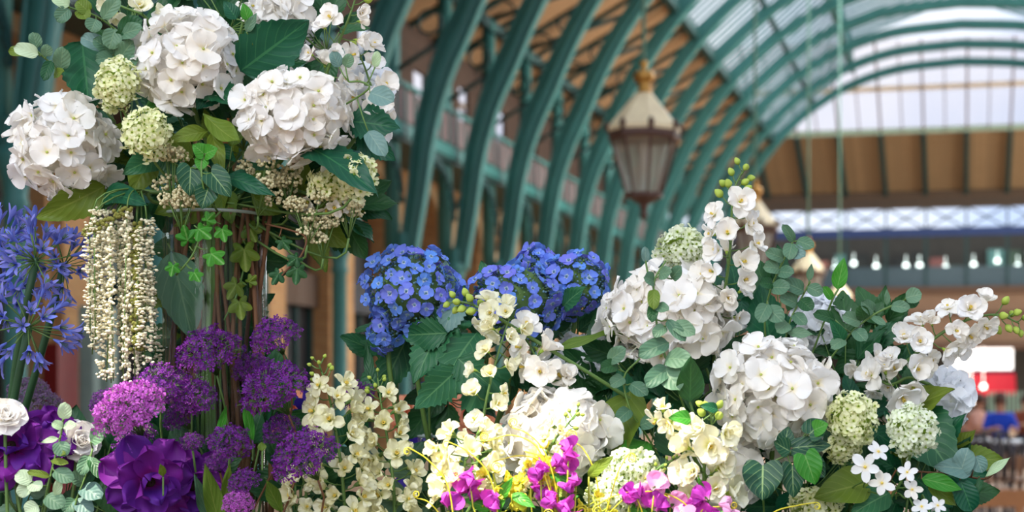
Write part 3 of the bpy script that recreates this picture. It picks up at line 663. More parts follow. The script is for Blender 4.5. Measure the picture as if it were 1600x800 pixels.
def leaf_geo(L, Wd, kind='ovate', fold=.25, bend=-.5, saw=0.0, seed=0, nu=None, wav=.04, twist=0.0):
    rng = random.Random(seed)
    nu = nu or (31 if saw else 13); nv = 9
    u = np.linspace(0, 1, nu); v = np.linspace(-1, 1, nv)
    if kind == 'ovate': w = np.sin(np.pi * u ** .72) ** .85 * (1 - u * .12)
    elif kind == 'round': w = np.sqrt(np.clip(1 - (2 * u - 1) ** 2, 0, 1)) ** .9
    elif kind == 'lance': w = np.sin(np.pi * u ** .85) ** 1.1
    elif kind == 'heart': w = np.where(u < .25, .80 + .2 * np.sin(u / .25 * np.pi / 2), np.cos((u - .25) / .75 * np.pi / 2) ** .8)
    w = np.clip(w, 0, None) * Wd / 2
    ang = bend * (u - .15); st = L / (nu - 1)
    cx = np.concatenate([[0], np.cumsum(np.cos(ang[1:]) * st)]); cz = np.concatenate([[0], np.cumsum(np.sin(ang[1:]) * st)])
    U, Vv = np.meshgrid(u, v, indexing='ij'); ww = w[:, None] * np.ones_like(Vv)
    if saw:
        k = (np.arange(nu) % 3) / 2.0; ww = ww * (1 + saw * (k[:, None] - .3) * (np.abs(Vv) ** 3))
    z = cz[:, None] + fold * np.abs(Vv) * ww + wav * L * np.sin(U * 9 + Vv * 2 + seed) * np.abs(Vv) ** 1.5
    x = cx[:, None] + np.zeros_like(Vv)
    if kind == 'heart': x = x - (np.clip(1 - U / .3, 0, 1)) * (np.abs(Vv) * (1.3 - np.abs(Vv))) * L * .38
    if saw: x = x + np.abs(Vv) ** 3 * L * .02
    y = Vv * ww
    if twist: 
        a = twist * U; y, z = y * np.cos(a) - z * np.sin(a) * 0 , z + y * np.sin(a)
    V = np.stack([x, y, z], -1).reshape(-1, 3)
    f = [(i * nv + j, (i + 1) * nv + j, (i + 1) * nv + j + 1, i * nv + j + 1) for i in range(nu - 1) for j in range(nv - 1)]
    return V, f, np.stack([U, Vv * .5 + .5], -1).reshape(-1, 2)
def lobed_geo(L, lobes=5, saw=.0, seed=0, depth=.45, cupz=.35):
    """palmate / ivy leaf: foot at origin, tip along +X"""
    rng = random.Random(seed); n = 91; th = np.linspace(-math.pi * .93, math.pi * .93, n); c = L * .30
    dirs = np.linspace(-2.15, 2.15, lobes); lens = 1 - .38 * (np.abs(dirs) / 2.15) ** 1.3; depth = max(depth, .62)
    r = np.zeros(n)
    for d, l in zip(dirs, lens): r = np.maximum(r, l * np.clip(1 - (np.abs(th - d) / (2.15 * 2 / (lobes - 1) * .62)), 0, 1) ** .8 * depth + l * (1 - depth) * (np.abs(th - d) < .9))
    r = np.convolve(np.pad(r, 2, mode='edge'), [.1, .2, .4, .2, .1], 'valid') * L * .72
    if saw: r = r * (1 + saw * ((np.arange(n) % 4) / 3 - .5))
    rings = [0, .35, .7, 1.0]; V = []; UV = []
    for q in rings:
        x = c + q * r * np.cos(th); y = q * r * np.sin(th) * (1 - .15 * q); z = L * .03 * q * np.sin(th * 3 + seed) + cupz * L * (-(q ** 2) * .35 + .10 * np.cos(th * (lobes)) * q) 
        V.append(np.stack([x, y, z + 0 * x], 1)); UV.append(np.stack([np.clip(x / L, 0, 1), np.clip(y / L * .7 + .5, 0, 1)], 1))
    f = [(i * n + j, (i + 1) * n + j, (i + 1) * n + j + 1, i * n + j + 1) for i in range(3) for j in range(n - 1)]
    return np.concatenate(V), f, np.concatenate(UV)
def aim_leaf(p0, p1, roll=0.0, view=None):
    """frame at p0 whose X runs to p1 and whose Z faces the viewer's side, rolled about X"""
    p0 = Vector(p0); p1 = Vector(p1); x = (p1 - p0); L = x.length; x.normalize()
    z = Vector(view) if view is not None else (CAM - p0).normalized() + Vector((0, 0, .35))
    z = z - x * z.dot(x); z.normalize(); z = Quaternion(x, roll) @ z; y = z.cross(x)
    M = Matrix((tuple(x), tuple(y), tuple(z))).transposed().to_4x4(); M.translation = p0; return M, L
MOUTH = None
TI = lambda root: Matrix.Translation(-root.location)
def px_leaf(root, a, b, wpx, kind='ovate', mat=None, roll=0.0, saw=0.0, seed=1, name='leaf', bend=-.5, fold=.25, lobes=5):
    """leaf from image point a=(x,y,d) to b"""
    p0 = P(*a); p1 = P(*b); M, L = aim_leaf(p0, p1, roll); g = Geo(); rnd = random.Random(seed * 7 + int(a[0])).random()
    if kind == 'lobed': V, f, uv = lobed_geo(L, lobes, saw, seed)
    else: V, f, uv = leaf_geo(L, wpx * a[2] / F, kind, fold, bend, saw, seed)
    g.add(V, f, uv, rnd); return g.build(name, mat or LDARK, root, TI(root) @ M)
def bez(a, b, c, d, n=12):
    a, b, c, d = map(Vector, (a, b, c, d)); return [((1 - t) ** 3) * a + 3 * t * (1 - t) ** 2 * b + 3 * t * t * (1 - t) * c + t ** 3 * d for t in np.linspace(0, 1, n)]
def stem_to(root, top, base, r=.003, mat=None, name='stem', side=(0, 0, 0), n=12, dirn=None):
    top = Vector(top); base = Vector(base); h = (top - base).length
    d = Vector(dirn).normalized() if dirn is not None else Vector((0, 0, 1))
    if MOUTH and (base - cA).length < .07 and abs(base.x - cA.x) < .06 and top.z > MOUTH.z - .3:
        m = MOUTH + (base - cA) * Vector((1, 1, 0)) * .8; m.z = MOUTH.z; hh = (top - m).length
        pts = bez(base, base + UP * .2, m - UP * .2, m, 7)[:-1] + bez(m, m + UP * min(.06, hh * .5) , top - d * hh * .45 + FW * .02, top, n)
    else: pts = bez(base, base + Vector((0, 0, h * .4)), top - d * h * .35 + Vector(side), top, n)
    g = Geo(); sweep(g, [p - root.location for p in pts], r, 7)
    g.build(name, mat or STEM, root); return pts

# ------------------------------------------------------------------ stall table and vessels
TZ = .80
def table():
    r = thing('stall_table', 'long market stall table under a green cloth carrying the vases', 'table', (-.75, 2.45, 0))
    g = Geo(); box(g, -1.7, 2.2, -.75, .6, TZ - .03, TZ); g.build('table_top', plain('stall_green_cloth', srgb(40, 70, 52), .9), r, smooth=False)
    for sx in (-1.6, 2.1):
        for sy in (-.65, .5):
            g = Geo(); box(g, sx - .03, sx + .03, sy - .03, sy + .03, 0, TZ - .03); g.build('leg', WOOD, r, smooth=False)
table()
GLASS = glass_vase('clear_glass'); WATER = pane('vase_water', (.86, .9, .84, 1), .04)
def vase(x, d, rim_y, rpx, label, name='glass_vase', mat=None, z=None, taper=1.0):
    c = P(x, 620, d); c.z = TZ; top = P(x, rim_y, d).z - TZ; R = rpx * d / F
    v = thing(name, label, 'vase', c); g = Geo(); t = .0035
    lathe(g, [(.001, .0), (R * taper * .97, 0), (R * taper, .008), (R, top - .002), (R - t / 2, top), (R - t, top - .002), (R * taper - t, .02), (.001, .018)], 48)
    g.build('vessel', mat or GLASS, v)
    if mat is None:
        g = Geo(); lathe(g, [(R - .0012, top - .0035), (R + .001, top - .002), (R + .0012, top), (R - .001, top + .0015), (R - t, top), (R - .0012, top - .0035)], 48); g.build('rim', plain('bright_glass_rim', srgb(170, 185, 178), .1, spec=1.0), v)
    return v, c, top, R
vaseA, cA, topA, RA = vase(337, 2.35, 336, 80, 'tall clear glass cylinder vase holding the white hydrangea bouquet at upper left')
vaseB, cB, topB, RB = vase(697, 2.50, 680, 44, 'small clear glass vase holding the blue hydrangeas')
vaseC, cC, topC, RC = vase(1220, 2.36, 845, 85, 'white ceramic vase under the wide white bouquet on the right', 'ceramic_vase', plain('white_glaze', srgb(220, 220, 215), .3))
def pot(x, d, label, r=70, y=880): return vase(x, d, y, r, label, 'ceramic_pot', plain('grey_glaze', srgb(120, 124, 120), .4), taper=.75)
_, cD, topD, _ = pot(330, 2.2, 'grey pot under the purple umbel flowers')
_, cE, topE, _ = pot(40, 2.2, 'grey pot under the violet and white blooms at lower left', 60)
_, cG, topG, _ = pot(565, 2.25, 'grey pot under the cream snapdragon spikes', 45)
_, cH, topH, _ = pot(880, 2.05, 'grey pot under the magenta sweet peas', 75, 930)
_, cK, topK, _ = pot(10, 2.45, 'grey pot under the blue agapanthus', 45, 900)
MOUTH = Vector((cA.x, cA.y, TZ + topA))
def inside(c, top, k=0, r=.03, z=.05):
    a = k * 2.4; return Vector((c.x + r * math.cos(a), c.y + r * math.sin(a), TZ + z))

# ------------------------------------------------------------------ white hydrangeas
def hyd_head(seed, rx, ry, L=.025, n=60, zmin=-.35, mat=WHITE, flat=.85):
    rng = random.Random(seed); g = Geo(); R = (rx + ry) / 2
    var = [floret(rng, 4, L, L * 1.32, 'wide', .45, -.6, .22, .10, nu=8, nv=7, jit=.28) for _ in range(9)]
    for i, p in enumerate(fib(n, zmin)):
        q = Vector(p); k = rng.uniform(.82, 1.06) if i % 3 else rng.uniform(.62, .82)
        loc = Vector((q.x * (rx - L * .55) * k, q.y * (ry - L * .55) * k, q.z * R * flat * k))
        nrm = (Vector((q.x, q.y, q.z * 1.1)) + Vector([rng.gauss(0, .36) for _ in range(3)])).normalized()
        M = frame(loc, nrm, Vector([rng.uniform(-1, 1) for _ in range(3)]), rng.uniform(.8, 1.2))
        g.join(var[rng.randrange(9)], M, 0, rng.random())
        sweep(g, [(0, 0, -R * .15), tuple(loc * .55), tuple(loc)], .0012, 4, 1)
        blob(g, tuple(loc + nrm * .002), .0022, 1)
    lathe(g, [(.001, R * .42), (R * .38, R * .25), (R * .5, 0), (R * .3, -R * .25), (.001, -R * .3)], 12, 1)
    return g
HB_ = {}
def hydrangea(px, py, d, rx, ry, label, base, seed, L=.025, n=60, tilt=(0, 0), leaves=(), mat=WHITE, base_c=None, group=None):
    c = P(px, py, d); b = base
    r = thing('white_hydrangea', label, 'flower', b, group)
    ax = ((CAM - c).normalized() + Vector((tilt[0], 0, .45 + tilt[1]))).normalized()
    hr = (rx + ry) / 2 * d / F; cc = c - ax * hr * .35
    # X of the head frame runs with the picture's horizontal so rx, ry read as width and height
    g = hyd_head(seed, rx * d / F, ry * d / F, L, n, mat=mat)
    M = frame(cc, ax, RT); g.build('flower_head', [mat, VIBW], r, TI(r) @ M)
    stem_to(r, cc - ax * hr * .2, b, .0038, STEM, dirn=ax * .5 + Vector((0, 0, 1)))
    for i, lf in enumerate(leaves): px_leaf(r, *lf[:3], **lf[3] if len(lf) > 3 else {})
    return r
sd = [0]
def L_(a, b, w, **kw): return (a, b, w, kw)
SAW = dict(saw=.14, mat=LDARK)
bA = lambda k: inside(cA, topA, k, .035)
hydrangea(293, 86, 2.25, 86, 90, 'largest white hydrangea at the top of the tall vase bouquet', bA(0), 11, leaves=[
    L_((345, 120, 2.28), (310, 165, 2.24), 55, saw=.14, mat=LDARK, seed=3), L_((300, 130, 2.3), (370, 150, 2.22), 60, saw=.14, mat=LDARK, seed=4)])
hydrangea(463, 172, 2.22, 93, 80, 'creamy white hydrangea on the right of the tall vase bouquet', bA(1), 12, n=70, L=.022, tilt=(.1, 0), leaves=[
    L_((375, 112, 2.27), (485, 30, 2.24), 90, saw=.12, mat=LDARK, seed=5, roll=.3, bend=.3), L_((470, 225, 2.25), (588, 280, 2.18), 70, saw=.1, mat=LDARK, seed=6, roll=-.4), L_((545, 190, 2.28), (620, 195, 2.26), 60, saw=.2, mat=LDARK, seed=7), L_((560, 205, 2.3), (612, 250, 2.28), 45, saw=.2, mat=LDARK, seed=8, roll=.5)])
hydrangea(93, 218, 2.25, 86, 90, 'white hydrangea hanging on the far left of the tall vase bouquet', bA(2), 13, tilt=(-.25, -.15), leaves=[
    L_((128, 65, 2.3), (140, 168, 2.25), 78, saw=.12, mat=LDARK, seed=9), L_((165, 290, 2.28), (60, 345, 2.24), 60, mat=LYEL, saw=.08, seed=10, roll=-.5), L_((165, 305, 2.27), (215, 305, 2.2), 45, mat=LDARK, seed=11)])
hydrangea(440, 12, 2.36, 52, 42, 'white hydrangea cut by the top edge behind the tall vase bouquet', bA(3), 14, n=40)
hydrangea(575, 150, 2.34, 40, 60, 'shade-tinted white hydrangea tucked behind the right rim of the tall vase bouquet', bA(4), 15, n=45, mat=SHWHITE, tilt=(.4, 0))
bC = lambda k: inside(cC, topC, k, .03)
hydrangea(1040, 482, 2.28, 112, 84, 'broad white hydrangea left of the upright flower spike', bC(0), 21, n=80, L=.026, tilt=(-.15, .1), leaves=[
    L_((1000, 520, 2.33), (868, 522, 2.26), 34, mat=LYEL, seed=21, roll=.8), L_((1060, 560, 2.2), (1080, 630, 2.12), 46, mat=LFILL, seed=22)])
hydrangea(1207, 600, 2.18, 104, 92, 'largest white hydrangea in the middle of the right bouquet', bC(1), 22, n=85, L=.025, leaves=[
    L_((1205, 545, 2.3), (1188, 445, 2.28), 66, saw=.14, mat=LDARK, seed=23), L_((1160, 470, 2.32), (1150, 510, 2.28), 30, mat=LDARK, seed=24)])
hydrangea(868, 668, 2.2, 92, 82, 'white hydrangea half in sun above the sweet peas', bC(2), 23, n=72, L=.027, tilt=(-.1, .1), leaves=[
    L_((985, 610, 2.27), (960, 712, 2.2), 74, mat=LYEL, seed=25, roll=.3), L_((1010, 690, 2.25), (972, 735, 2.17), 50, mat=LBRT, seed=26, saw=.1)])
hydrangea(1286, 500, 2.4, 58, 52, 'white hydrangea behind the eucalyptus sprig on the right bouquet', bC(3), 24, n=45, mat=SHWHITE)
hydrangea(1478, 622, 2.32, 44, 52, 'shade-tinted white hydrangea hanging at the far right edge', bC(4), 25, n=45, mat=SHWHITE, tilt=(.5, 0), leaves=[
    L_((1400, 655, 2.3), (1480, 600, 2.24), 62, mat=LYEL, seed=27, saw=.06, roll=-.4), L_((1415, 640, 2.3), (1490, 735, 2.22), 95, mat=LHYD, seed=28, saw=.08)])
hydrangea(905, 562, 2.42, 40, 46, 'bluish white hydrangea in shade behind the cream flower spike', bC(5), 26, n=38, mat=SHWHITE)
hydrangea(1130, 735, 2.22, 66, 66, 'cream white hydrangea low under the yellow centred spray', bC(6), 27, n=50, tilt=(-.1, -.2))
hydrangea(1240, 660, 2.27, 66, 60, 'cream hydrangea sunk behind the heart shaped leaves', bC(7), 28, n=45, tilt=(.3, -.3))

# ------------------------------------------------------------------ blue hydrangeas
def blue_head(seed, rx, ry, n=56):
    rng = random.Random(seed); g = Geo(); R = (rx + ry) / 2
    var = [floret(rng, rng.choice((4, 4, 5)), .0115, .0140, 'wide', .3, -.35, .25, .09, eye=.002, nu=6, jit=.3) for _ in range(9)]
    for i, p in enumerate(fib(n, -.55)):
        q = Vector(p); k = rng.uniform(.84, 1.08); loc = Vector((q.x * rx * k, q.y * ry * k, q.z * R * .9 * k))
        nrm = (q + Vector([rng.gauss(0, .25) for _ in range(3)])).normalized()
        g.join(var[rng.randrange(9)], frame(loc, nrm, Vector([rng.uniform(-1, 1) for _ in range(3)]), rng.uniform(.85, 1.25)), 0, rng.random() ** 1.6); sweep(g, [tuple(loc * .3), tuple(loc)], .0007, 3, 2)
    for p in fib(420, -.6):
        q = Vector(p) + Vector([rng.gauss(0, .03) for _ in range(3)]); k = rng.uniform(.80, .93); loc = Vector((q.x * rx * k, q.y * ry * k, q.z * R * .9 * k))
        blob(g, loc, rng.uniform(.0013, .0024), 1 if rng.random() < .7 else 2)
        if rng.random() < .5: sweep(g, [tuple(loc * .5), tuple(loc)], .0005, 3, 2)
    lathe(g, [(.001, R * .72), (R * .6, R * .45), (R * .78, 0), (R * .5, -R * .4), (.001, -R * .5)], 12, 2)
    return g
def blue(px, py, d, rx, ry, label, k, seed, leaves=(), n=56, tilt=(0, 0)):
    b = inside(cB, topB, k, .018); r = thing('blue_hydrangea', label, 'flower', b)
    c = P(px, py, d); ax = ((CAM - c).normalized() + Vector((tilt[0], 0, .5 + tilt[1]))).normalized(); R = (rx + ry) / 2 * d / F; cc = c - ax * R * .15
    blue_head(seed, rx * d / F * .93, ry * d / F * .93, n).build('flower_head', [BLUEP, BUDB, STEM], r, TI(r) @ frame(cc, ax, RT))
    stem_to(r, cc - ax * R * .4, b, .004, STEM, dirn=(0, 0, 1))
    for lf in leaves: px_leaf(r, *lf[:3], **lf[3])
H = dict(mat=LHYD, saw=.16)
blue(643, 450, 2.34, 76, 74, 'round blue hydrangea, leftmost of the blue ones', 0, 31, [
    L_((690, 480, 2.34), (695, 395, 2.4), 40, mat=LEUB, saw=.1, seed=1), L_((700, 500, 2.34), (640, 590, 2.28), 62, mat=LHYD, saw=.2, seed=3, roll=.4), L_((700, 520, 2.3), (622, 525, 2.32), 52, mat=LHYD, saw=.2, seed=4, roll=-.4), L_((715, 560, 2.26), (762, 600, 2.24), 56, mat=LHYD, saw=.2, seed=14, roll=.3), L_((718, 575, 2.26), (645, 642, 2.2), 58, mat=LHYD, saw=.22, seed=5, roll=-.3, bend=.3)], n=70)
blue(606, 512, 2.36, 30, 38, 'small drooping blue hydrangea below the leftmost round one', 1, 32, [L_((640, 520, 2.42), (590, 620, 2.4), 60, **H)], n=20)
blue(808, 464, 2.36, 82, 62, 'blue hydrangea directly behind the green budded spike', 2, 33, [
    L_((770, 470, 2.4), (752, 405, 2.4), 34, **H), L_((790, 440, 2.4), (800, 412, 2.4), 28, **H), L_((745, 520, 2.34), (690, 590, 2.26), 70, mat=LHYD, saw=.2, seed=6, roll=.2), L_((715, 470, 2.34), (690, 520, 2.3), 44, mat=LEUB, saw=.2, seed=16), L_((730, 520, 2.32), (675, 480, 2.32), 60, kind='lobed', mat=LLOB, saw=.1, seed=8)], n=62)
blue(902, 442, 2.40, 56, 56, 'blue hydrangea touching the broad white hydrangea on its right', 3, 34, [
    L_((880, 480, 2.36), (905, 450, 2.3), 34, **H), L_((850, 430, 2.4), (835, 400, 2.42), 30, **H), L_((770, 560, 2.34), (730, 640, 2.26), 100, kind='lobed', mat=LLOB, saw=.12, seed=7)], n=40)
blue(838, 412, 2.42, 28, 28, 'small blue hydrangea peeping up between the two right hand blue heads', 4, 35, n=16)

# ------------------------------------------------------------------ snowball viburnums
def vib_head(seed, rx, ry, n=95, L=.0070):
    rng = random.Random(seed); g = Geo(); R = (rx + ry) / 2
    var = [floret(rng, 5, L, L * 1.0, 'wide', .2, -.4, .2, .1, eye=.0012, nu=5, nv=4, jit=.35) for _ in range(8)]
    for p in fib(n, -.8):
        q = Vector(p); k = rng.uniform(.74, 1.12); loc = Vector((q.x * rx * k, q.y * ry * k, q.z * R * k)); nrm = (q + Vector([rng.gauss(0, .45) for _ in range(3)])).normalized()
        g.join(var[rng.randrange(8)], frame(loc, nrm, Vector([rng.uniform(-1, 1) for _ in range(3)]), rng.uniform(.75, 1.3)), 0, rng.random()); sweep(g, [tuple(loc * .2), tuple(loc)], .0006, 3, 1)
    lathe(g, [(.001, R * .7), (R * .55, R * .45), (R * .72, 0), (R * .5, -R * .45), (.001, -R * .6)], 10, 1)
    return g
def viburnum(px, py, d, rx, ry, label, base, seed, mat=VIB, leaves=(), n=120):
    r = thing('snowball_viburnum', label, 'flower', base); c = P(px, py, d); ax = ((CAM - c).normalized() + Vector((0, 0, .6))).normalized()
    vib_head(seed, rx * d / F, ry * d / F, n).build('flower_head', [mat, BUDG, BUDG], r, TI(r) @ frame(c, ax, RT)); stem_to(r, c, base, .002, STEM)
    for lf in leaves: px_leaf(r, *lf[:3], **lf[3])
viburnum(183, 132, 2.22, 31, 39, 'upper lime white snowball flower between two white hydrangeas', bA(5), 41)
viburnum(230, 210, 2.20, 34, 38, 'lower yellow white snowball flower left of the tall vase bouquet centre', bA(6), 42, leaves=[
    L_((250, 245, 2.27), (195, 265, 2.22), 45, mat=LHYD, seed=1), L_((235, 250, 2.28), (205, 300, 2.25), 48, mat=LYEL, seed=2), L_((215, 180, 2.3), (245, 165, 2.25), 40, mat=LBRT, kind='lobed', seed=3)])
viburnum(558, 275, 2.24, 27, 34, 'small snowball flower under the long dark leaf at right', bA(7), 43, n=80)
viburnum(515, 290, 2.28, 34, 20, 'flat yellowish snowball flower hanging on the right of the tall vase', bA(8), 44, n=80)
viburnum(1065, 389, 2.32, 38, 30, 'pale lime snowball flower topping the broad white hydrangea', bC(8), 45, VIBW, leaves=[L_((1085, 400, 2.35), (1110, 375, 2.36), 40, mat=LYEL, seed=1)])
viburnum(1330, 655, 2.16, 38, 42, 'yellow white snowball flower right of the largest white hydrangea', bC(9), 46, n=130)
viburnum(1318, 700, 2.18, 26, 22, 'small yellow snowball flower tucked under the bigger yellow white one', bC(10), 47, n=60)
viburnum(1426, 672, 2.14, 36, 38, 'lime centred snowball flower, rightmost in the right bouquet', bC(11), 48, VIBW, n=130)
viburnum(985, 738, 2.14, 44, 32, 'cream snowball flower above the pale pink sweet pea', bC(12), 49, VIBW, n=120)
viburnum(955, 775, 2.12, 36, 34, 'cream green snowball flower at the bottom edge left of the pale pink sweet pea', bC(13), 50, VIBW, n=100)
viburnum(1275, 790, 2.2, 40, 24, 'dull green snowball flower at the bottom edge under the heart leaves', bC(14), 51, n=70)

# ------------------------------------------------------------------ cream lace flower clusters
def lace(px, py, d, rx, ry, label, base, seed):
    rng = random.Random(seed); r = thing('lace_flower', label, 'flower', base); c = P(px, py, d); g = Geo(); st = Geo()
    for k in range(9):
        a = rng.uniform(0, 6.3); q = math.sqrt(rng.random()); o = RT * (q * math.cos(a) * rx * d / F) + UP * (q * math.sin(a) * ry * d / F) - FW * rng.uniform(-.01, .02)
        p = c + o
        for j in range(26):
            h = Vector([rng.gauss(0, 1) for _ in range(3)]).normalized() * .012; h.z *= .7; blob(g, p + h - r.location, rng.uniform(.0018, .0032))
        sweep(st, [tuple(c - Vector((0, 0, .05)) - r.location), tuple(p - r.location)], .0009, 4)
    g.build('floret_cluster', LACE, r); st.build('branchlet', STEM, r); stem_to(r, c - Vector((0, 0, .05)), base, .0018, STEM)
for i, (x, y, d, rx, ry, l) in enumerate(((270, 272, 2.24, 28, 38, 'cream lace flower above the heart leaves, left of the vase rim'), (285, 312, 2.24, 26, 16, 'lowest pale lace flower above the left of the glass rim'), (403, 285, 2.26, 42, 36, 'beige lace flower around the dark leaf above the vase'),
        (480, 330, 2.28, 30, 34, 'beige lace flower hanging right of the glass rim'), (505, 352, 2.30, 24, 26, 'lowest beige lace flower on the right of the tall vase'), (450, 275, 2.3, 24, 20, 'shaded lace flower under the creamy white hydrangea'), (545, 320, 2.3, 20, 20, 'small lace flower at the far right of the tall vase bouquet'))):
    lace(x, y, d, rx, ry, l, bA(9 + i), 60 + i)

# ------------------------------------------------------------------ trailing cream amaranthus
def amaranthus():
    rng = random.Random(5); r = thing('trailing_amaranthus', 'cream beaded amaranthus trailing down beside the tall glass vase', 'flower', bA(20))
    me = []
    for v in range(5):
        g = Geo(); y = 0; x = 0
        L = .26
        n = 46
        for k in range(n):
            z = -L * k / n; x += rng.gauss(0, .0007)
            for j in range(5 if k % 3 else 1): blob(g, (x + rng.gauss(0, .0036), rng.gauss(0, .0032), z + rng.gauss(0, .002)), rng.uniform(.0018, .0036))
        sweep(g, [(0, 0, .0), (0, 0, -L)], .0009, 4, 1); me.append(g.mesh('strand', [AMAR, STEM]))
    for k in range(24):
        px = 143 + (k % 12) * 8.6 + rng.uniform(-4, 4); d = 2.2 + .012 * (k % 3) + (.05 if k > 12 else 0); y0 = rng.uniform(325, 360) if k < 20 else 420
        top = P(px, y0, d); ln = rng.uniform(.62, 1.02) * (1.0 if 165 < px < 225 else .85)
        M = Matrix.Translation(top) @ Matrix.Rotation(rng.uniform(-.05, .05), 4, 'Y') @ RZ(rng.uniform(0, 6)) @ Matrix.Diagonal((1, 1, ln * (1.0 if k < 20 else .72), 1))
        inst(me[k % 5], 'strand', r, TI(r) @ M)
        g = Geo(); sweep(g, [p - r.location for p in bez(P(230, 300, 2.28), P(210, 290, 2.24), top + Vector((0, 0, .03)), top, 7)], .0012, 4); 
        if k % 2 == 0: g.build('branchlet', STEM, r)
    g = Geo(); rg = random.Random(9)
    for k in range(110):
        t = k / 110; p = P(214 + rg.gauss(0, 4), 350 + 200 * t, 2.205); blob(g, p - r.location + Vector((0, 0, rg.gauss(0, .002))), .004)
    g.build('mossy_strand', MOSS, r); g = Geo()
    for k in range(46):
        t = k / 45; p = P(205 - 75 * t, 325 + 38 * t + rg.gauss(0, 4), 2.2); blob(g, p - r.location, .0035)
    g.build('mossy_strand', MOSS, r)
    stem_to(r, P(230, 300, 2.28), bA(20), .003, STEM)
amaranthus()

# ------------------------------------------------------------------ stems and leaves inside and around the tall vase
rng = random.Random(77)
def twig(root, pts, r, mat, name='stem'):
    g = Geo(); sweep(g, [tuple(p - root.location) for p in pts], r, 6); return g.build(name, mat, root)
for k in range(26):
    x = 270 + k * 5.2 + rng.uniform(-4, 4); b = P(x + rng.uniform(-20, 20), 1000, 2.35 + rng.uniform(-.04, .04)); t = P(x + rng.uniform(-10, 25), 325, 2.35 + rng.uniform(-.05, .04))
    b.z = TZ + .03; r = thing('woody_twig', 'brown woody twig standing inside the tall glass vase', 'twig', b, 'brown twigs inside the tall glass vase')
    pts = [b.lerp(t, q) + RT * (.012 * math.sin(q * 7 + k)) for q in np.linspace(0, 1, 12)]; twig(r, pts, [.005] * 6 + [.0035] * 6, STEMB)
def sprig(name, label, path, leaves, base_thing_loc=None, smat=STEM, r=.0015, cat='foliage', group=None, lname='leaf', kind='round', mat=LEUC):
    """path: list of (x,y,d); leaves: list of (tuple a, tuple b, width, opts)"""
    pts = [P(*p) for p in path]; c = smooth3(pts); rt = thing(name, label, cat, c[-1] if base_thing_loc is None else base_thing_loc, group)
    if base_thing_loc is not None: c = c + [pts[-1].lerp(Vector(base_thing_loc), q) for q in (.33, .66, 1)]
    twig(rt, c, r, smat)
    for lf in leaves:
        kw = dict(kind=kind, mat=mat); kw.update(lf[3] if len(lf) > 3 else {}); px_leaf(rt, lf[0], lf[1], lf[2], name=lname, **kw)
        a0 = P(*lf[0]); q = min(c, key=lambda s_: (s_ - a0).length)
        if (q - a0).length > .003: twig(rt, [a0, (a0 + q) / 2 - UP * .002, q], r * .7, smat, 'leaf_stalk')
    return rt
def smooth3(pts, k=5):
    p = [np.array(tuple(q)) for q in pts]
    if len(p) < 3: return [Vector(q) for q in p]
    q = [2 * p[0] - p[1]] + p + [2 * p[-1] - p[-2]]; out = []
    for i in range(1, len(q) - 2):
        for j in range(k):
            t = j / k; out.append(Vector(.5 * ((2 * q[i]) + (-q[i - 1] + q[i + 1]) * t + (2 * q[i - 1] - 5 * q[i] + 4 * q[i + 1] - q[i + 2]) * t * t + (-q[i - 1] + 3 * q[i] - 3 * q[i + 1] + q[i + 2]) * t ** 3)))
    return out + [Vector(p[-1])]
D = 2.27
# ivy at the rim and in the vase
sprig('ivy_sprig', 'bright green star leaved ivy hanging over the front of the glass rim', [(345, 330, 2.24), (318, 360, 2.235), (300, 400, 2.235), (275, 430, 2.24)], [
    ((303, 352, 2.23), (330, 372, 2.22), 0, dict(kind='lobed')), ((318, 350, 2.23), (335, 332, 2.22), 0, dict(kind='lobed')), ((296, 385, 2.23), (287, 352, 2.21), 0, dict(kind='lobed')), ((322, 390, 2.23), (350, 412, 2.22), 0, dict(kind='lobed')), ((300, 420, 2.23), (312, 440, 2.22), 0, dict(kind='lobed')), ((272, 408, 2.23), (267, 432, 2.22), 0, dict(kind='lobed')), ((345, 350, 2.24), (352, 378, 2.23), 0, dict(kind='lobed'))], mat=LBRT)
sprig('ivy_sprig', 'yellow green ivy pressed inside the tall glass vase on its right', [(395, 330, 2.33), (385, 400, 2.31), (370, 460, 2.3), (350, 500, 2.3)], [
    ((385, 345, 2.31), (400, 378, 2.3), 0, dict(kind='lobed')), ((380, 375, 2.3), (385, 425, 2.29), 0, dict(kind='lobed')), ((375, 435, 2.3), (355, 468, 2.29), 0, dict(kind='lobed')), ((385, 445, 2.3), (400, 430, 2.29), 0, dict(kind='lobed')), ((372, 460, 2.3), (378, 500, 2.29), 0, dict(kind='lobed'))], mat=LYEL)
sprig('broad_leaf', 'large grey green leaf pressed inside the left of the tall glass vase', [(270, 395, 2.31), (262, 380, 2.31)], [((268, 392, 2.30), (300, 530, 2.29), 74, dict(kind='ovate', saw=.08, roll=.1, mat=LEUC))], base_thing_loc=None)
sprig('ivy_vine', 'dark ivy vine dangling in the air right of the glass rim', [(415, 350, 2.28), (455, 360, 2.27), (478, 372, 2.27), (470, 400, 2.27), (445, 425, 2.27), (430, 445, 2.27)], [
    ((436, 370, 2.27), (452, 390, 2.26), 0, dict(kind='lobed')), ((470, 398, 2.27), (448, 415, 2.26), 0, dict(kind='lobed')), ((465, 410, 2.27), (462, 445, 2.26), 0, dict(kind='lobed')), ((440, 420, 2.27), (425, 445, 2.26), 0, dict(kind='lobed')), ((478, 380, 2.27), (470, 405, 2.26), 0, dict(kind='lance'))], smat=STEMB, mat=LFILL)
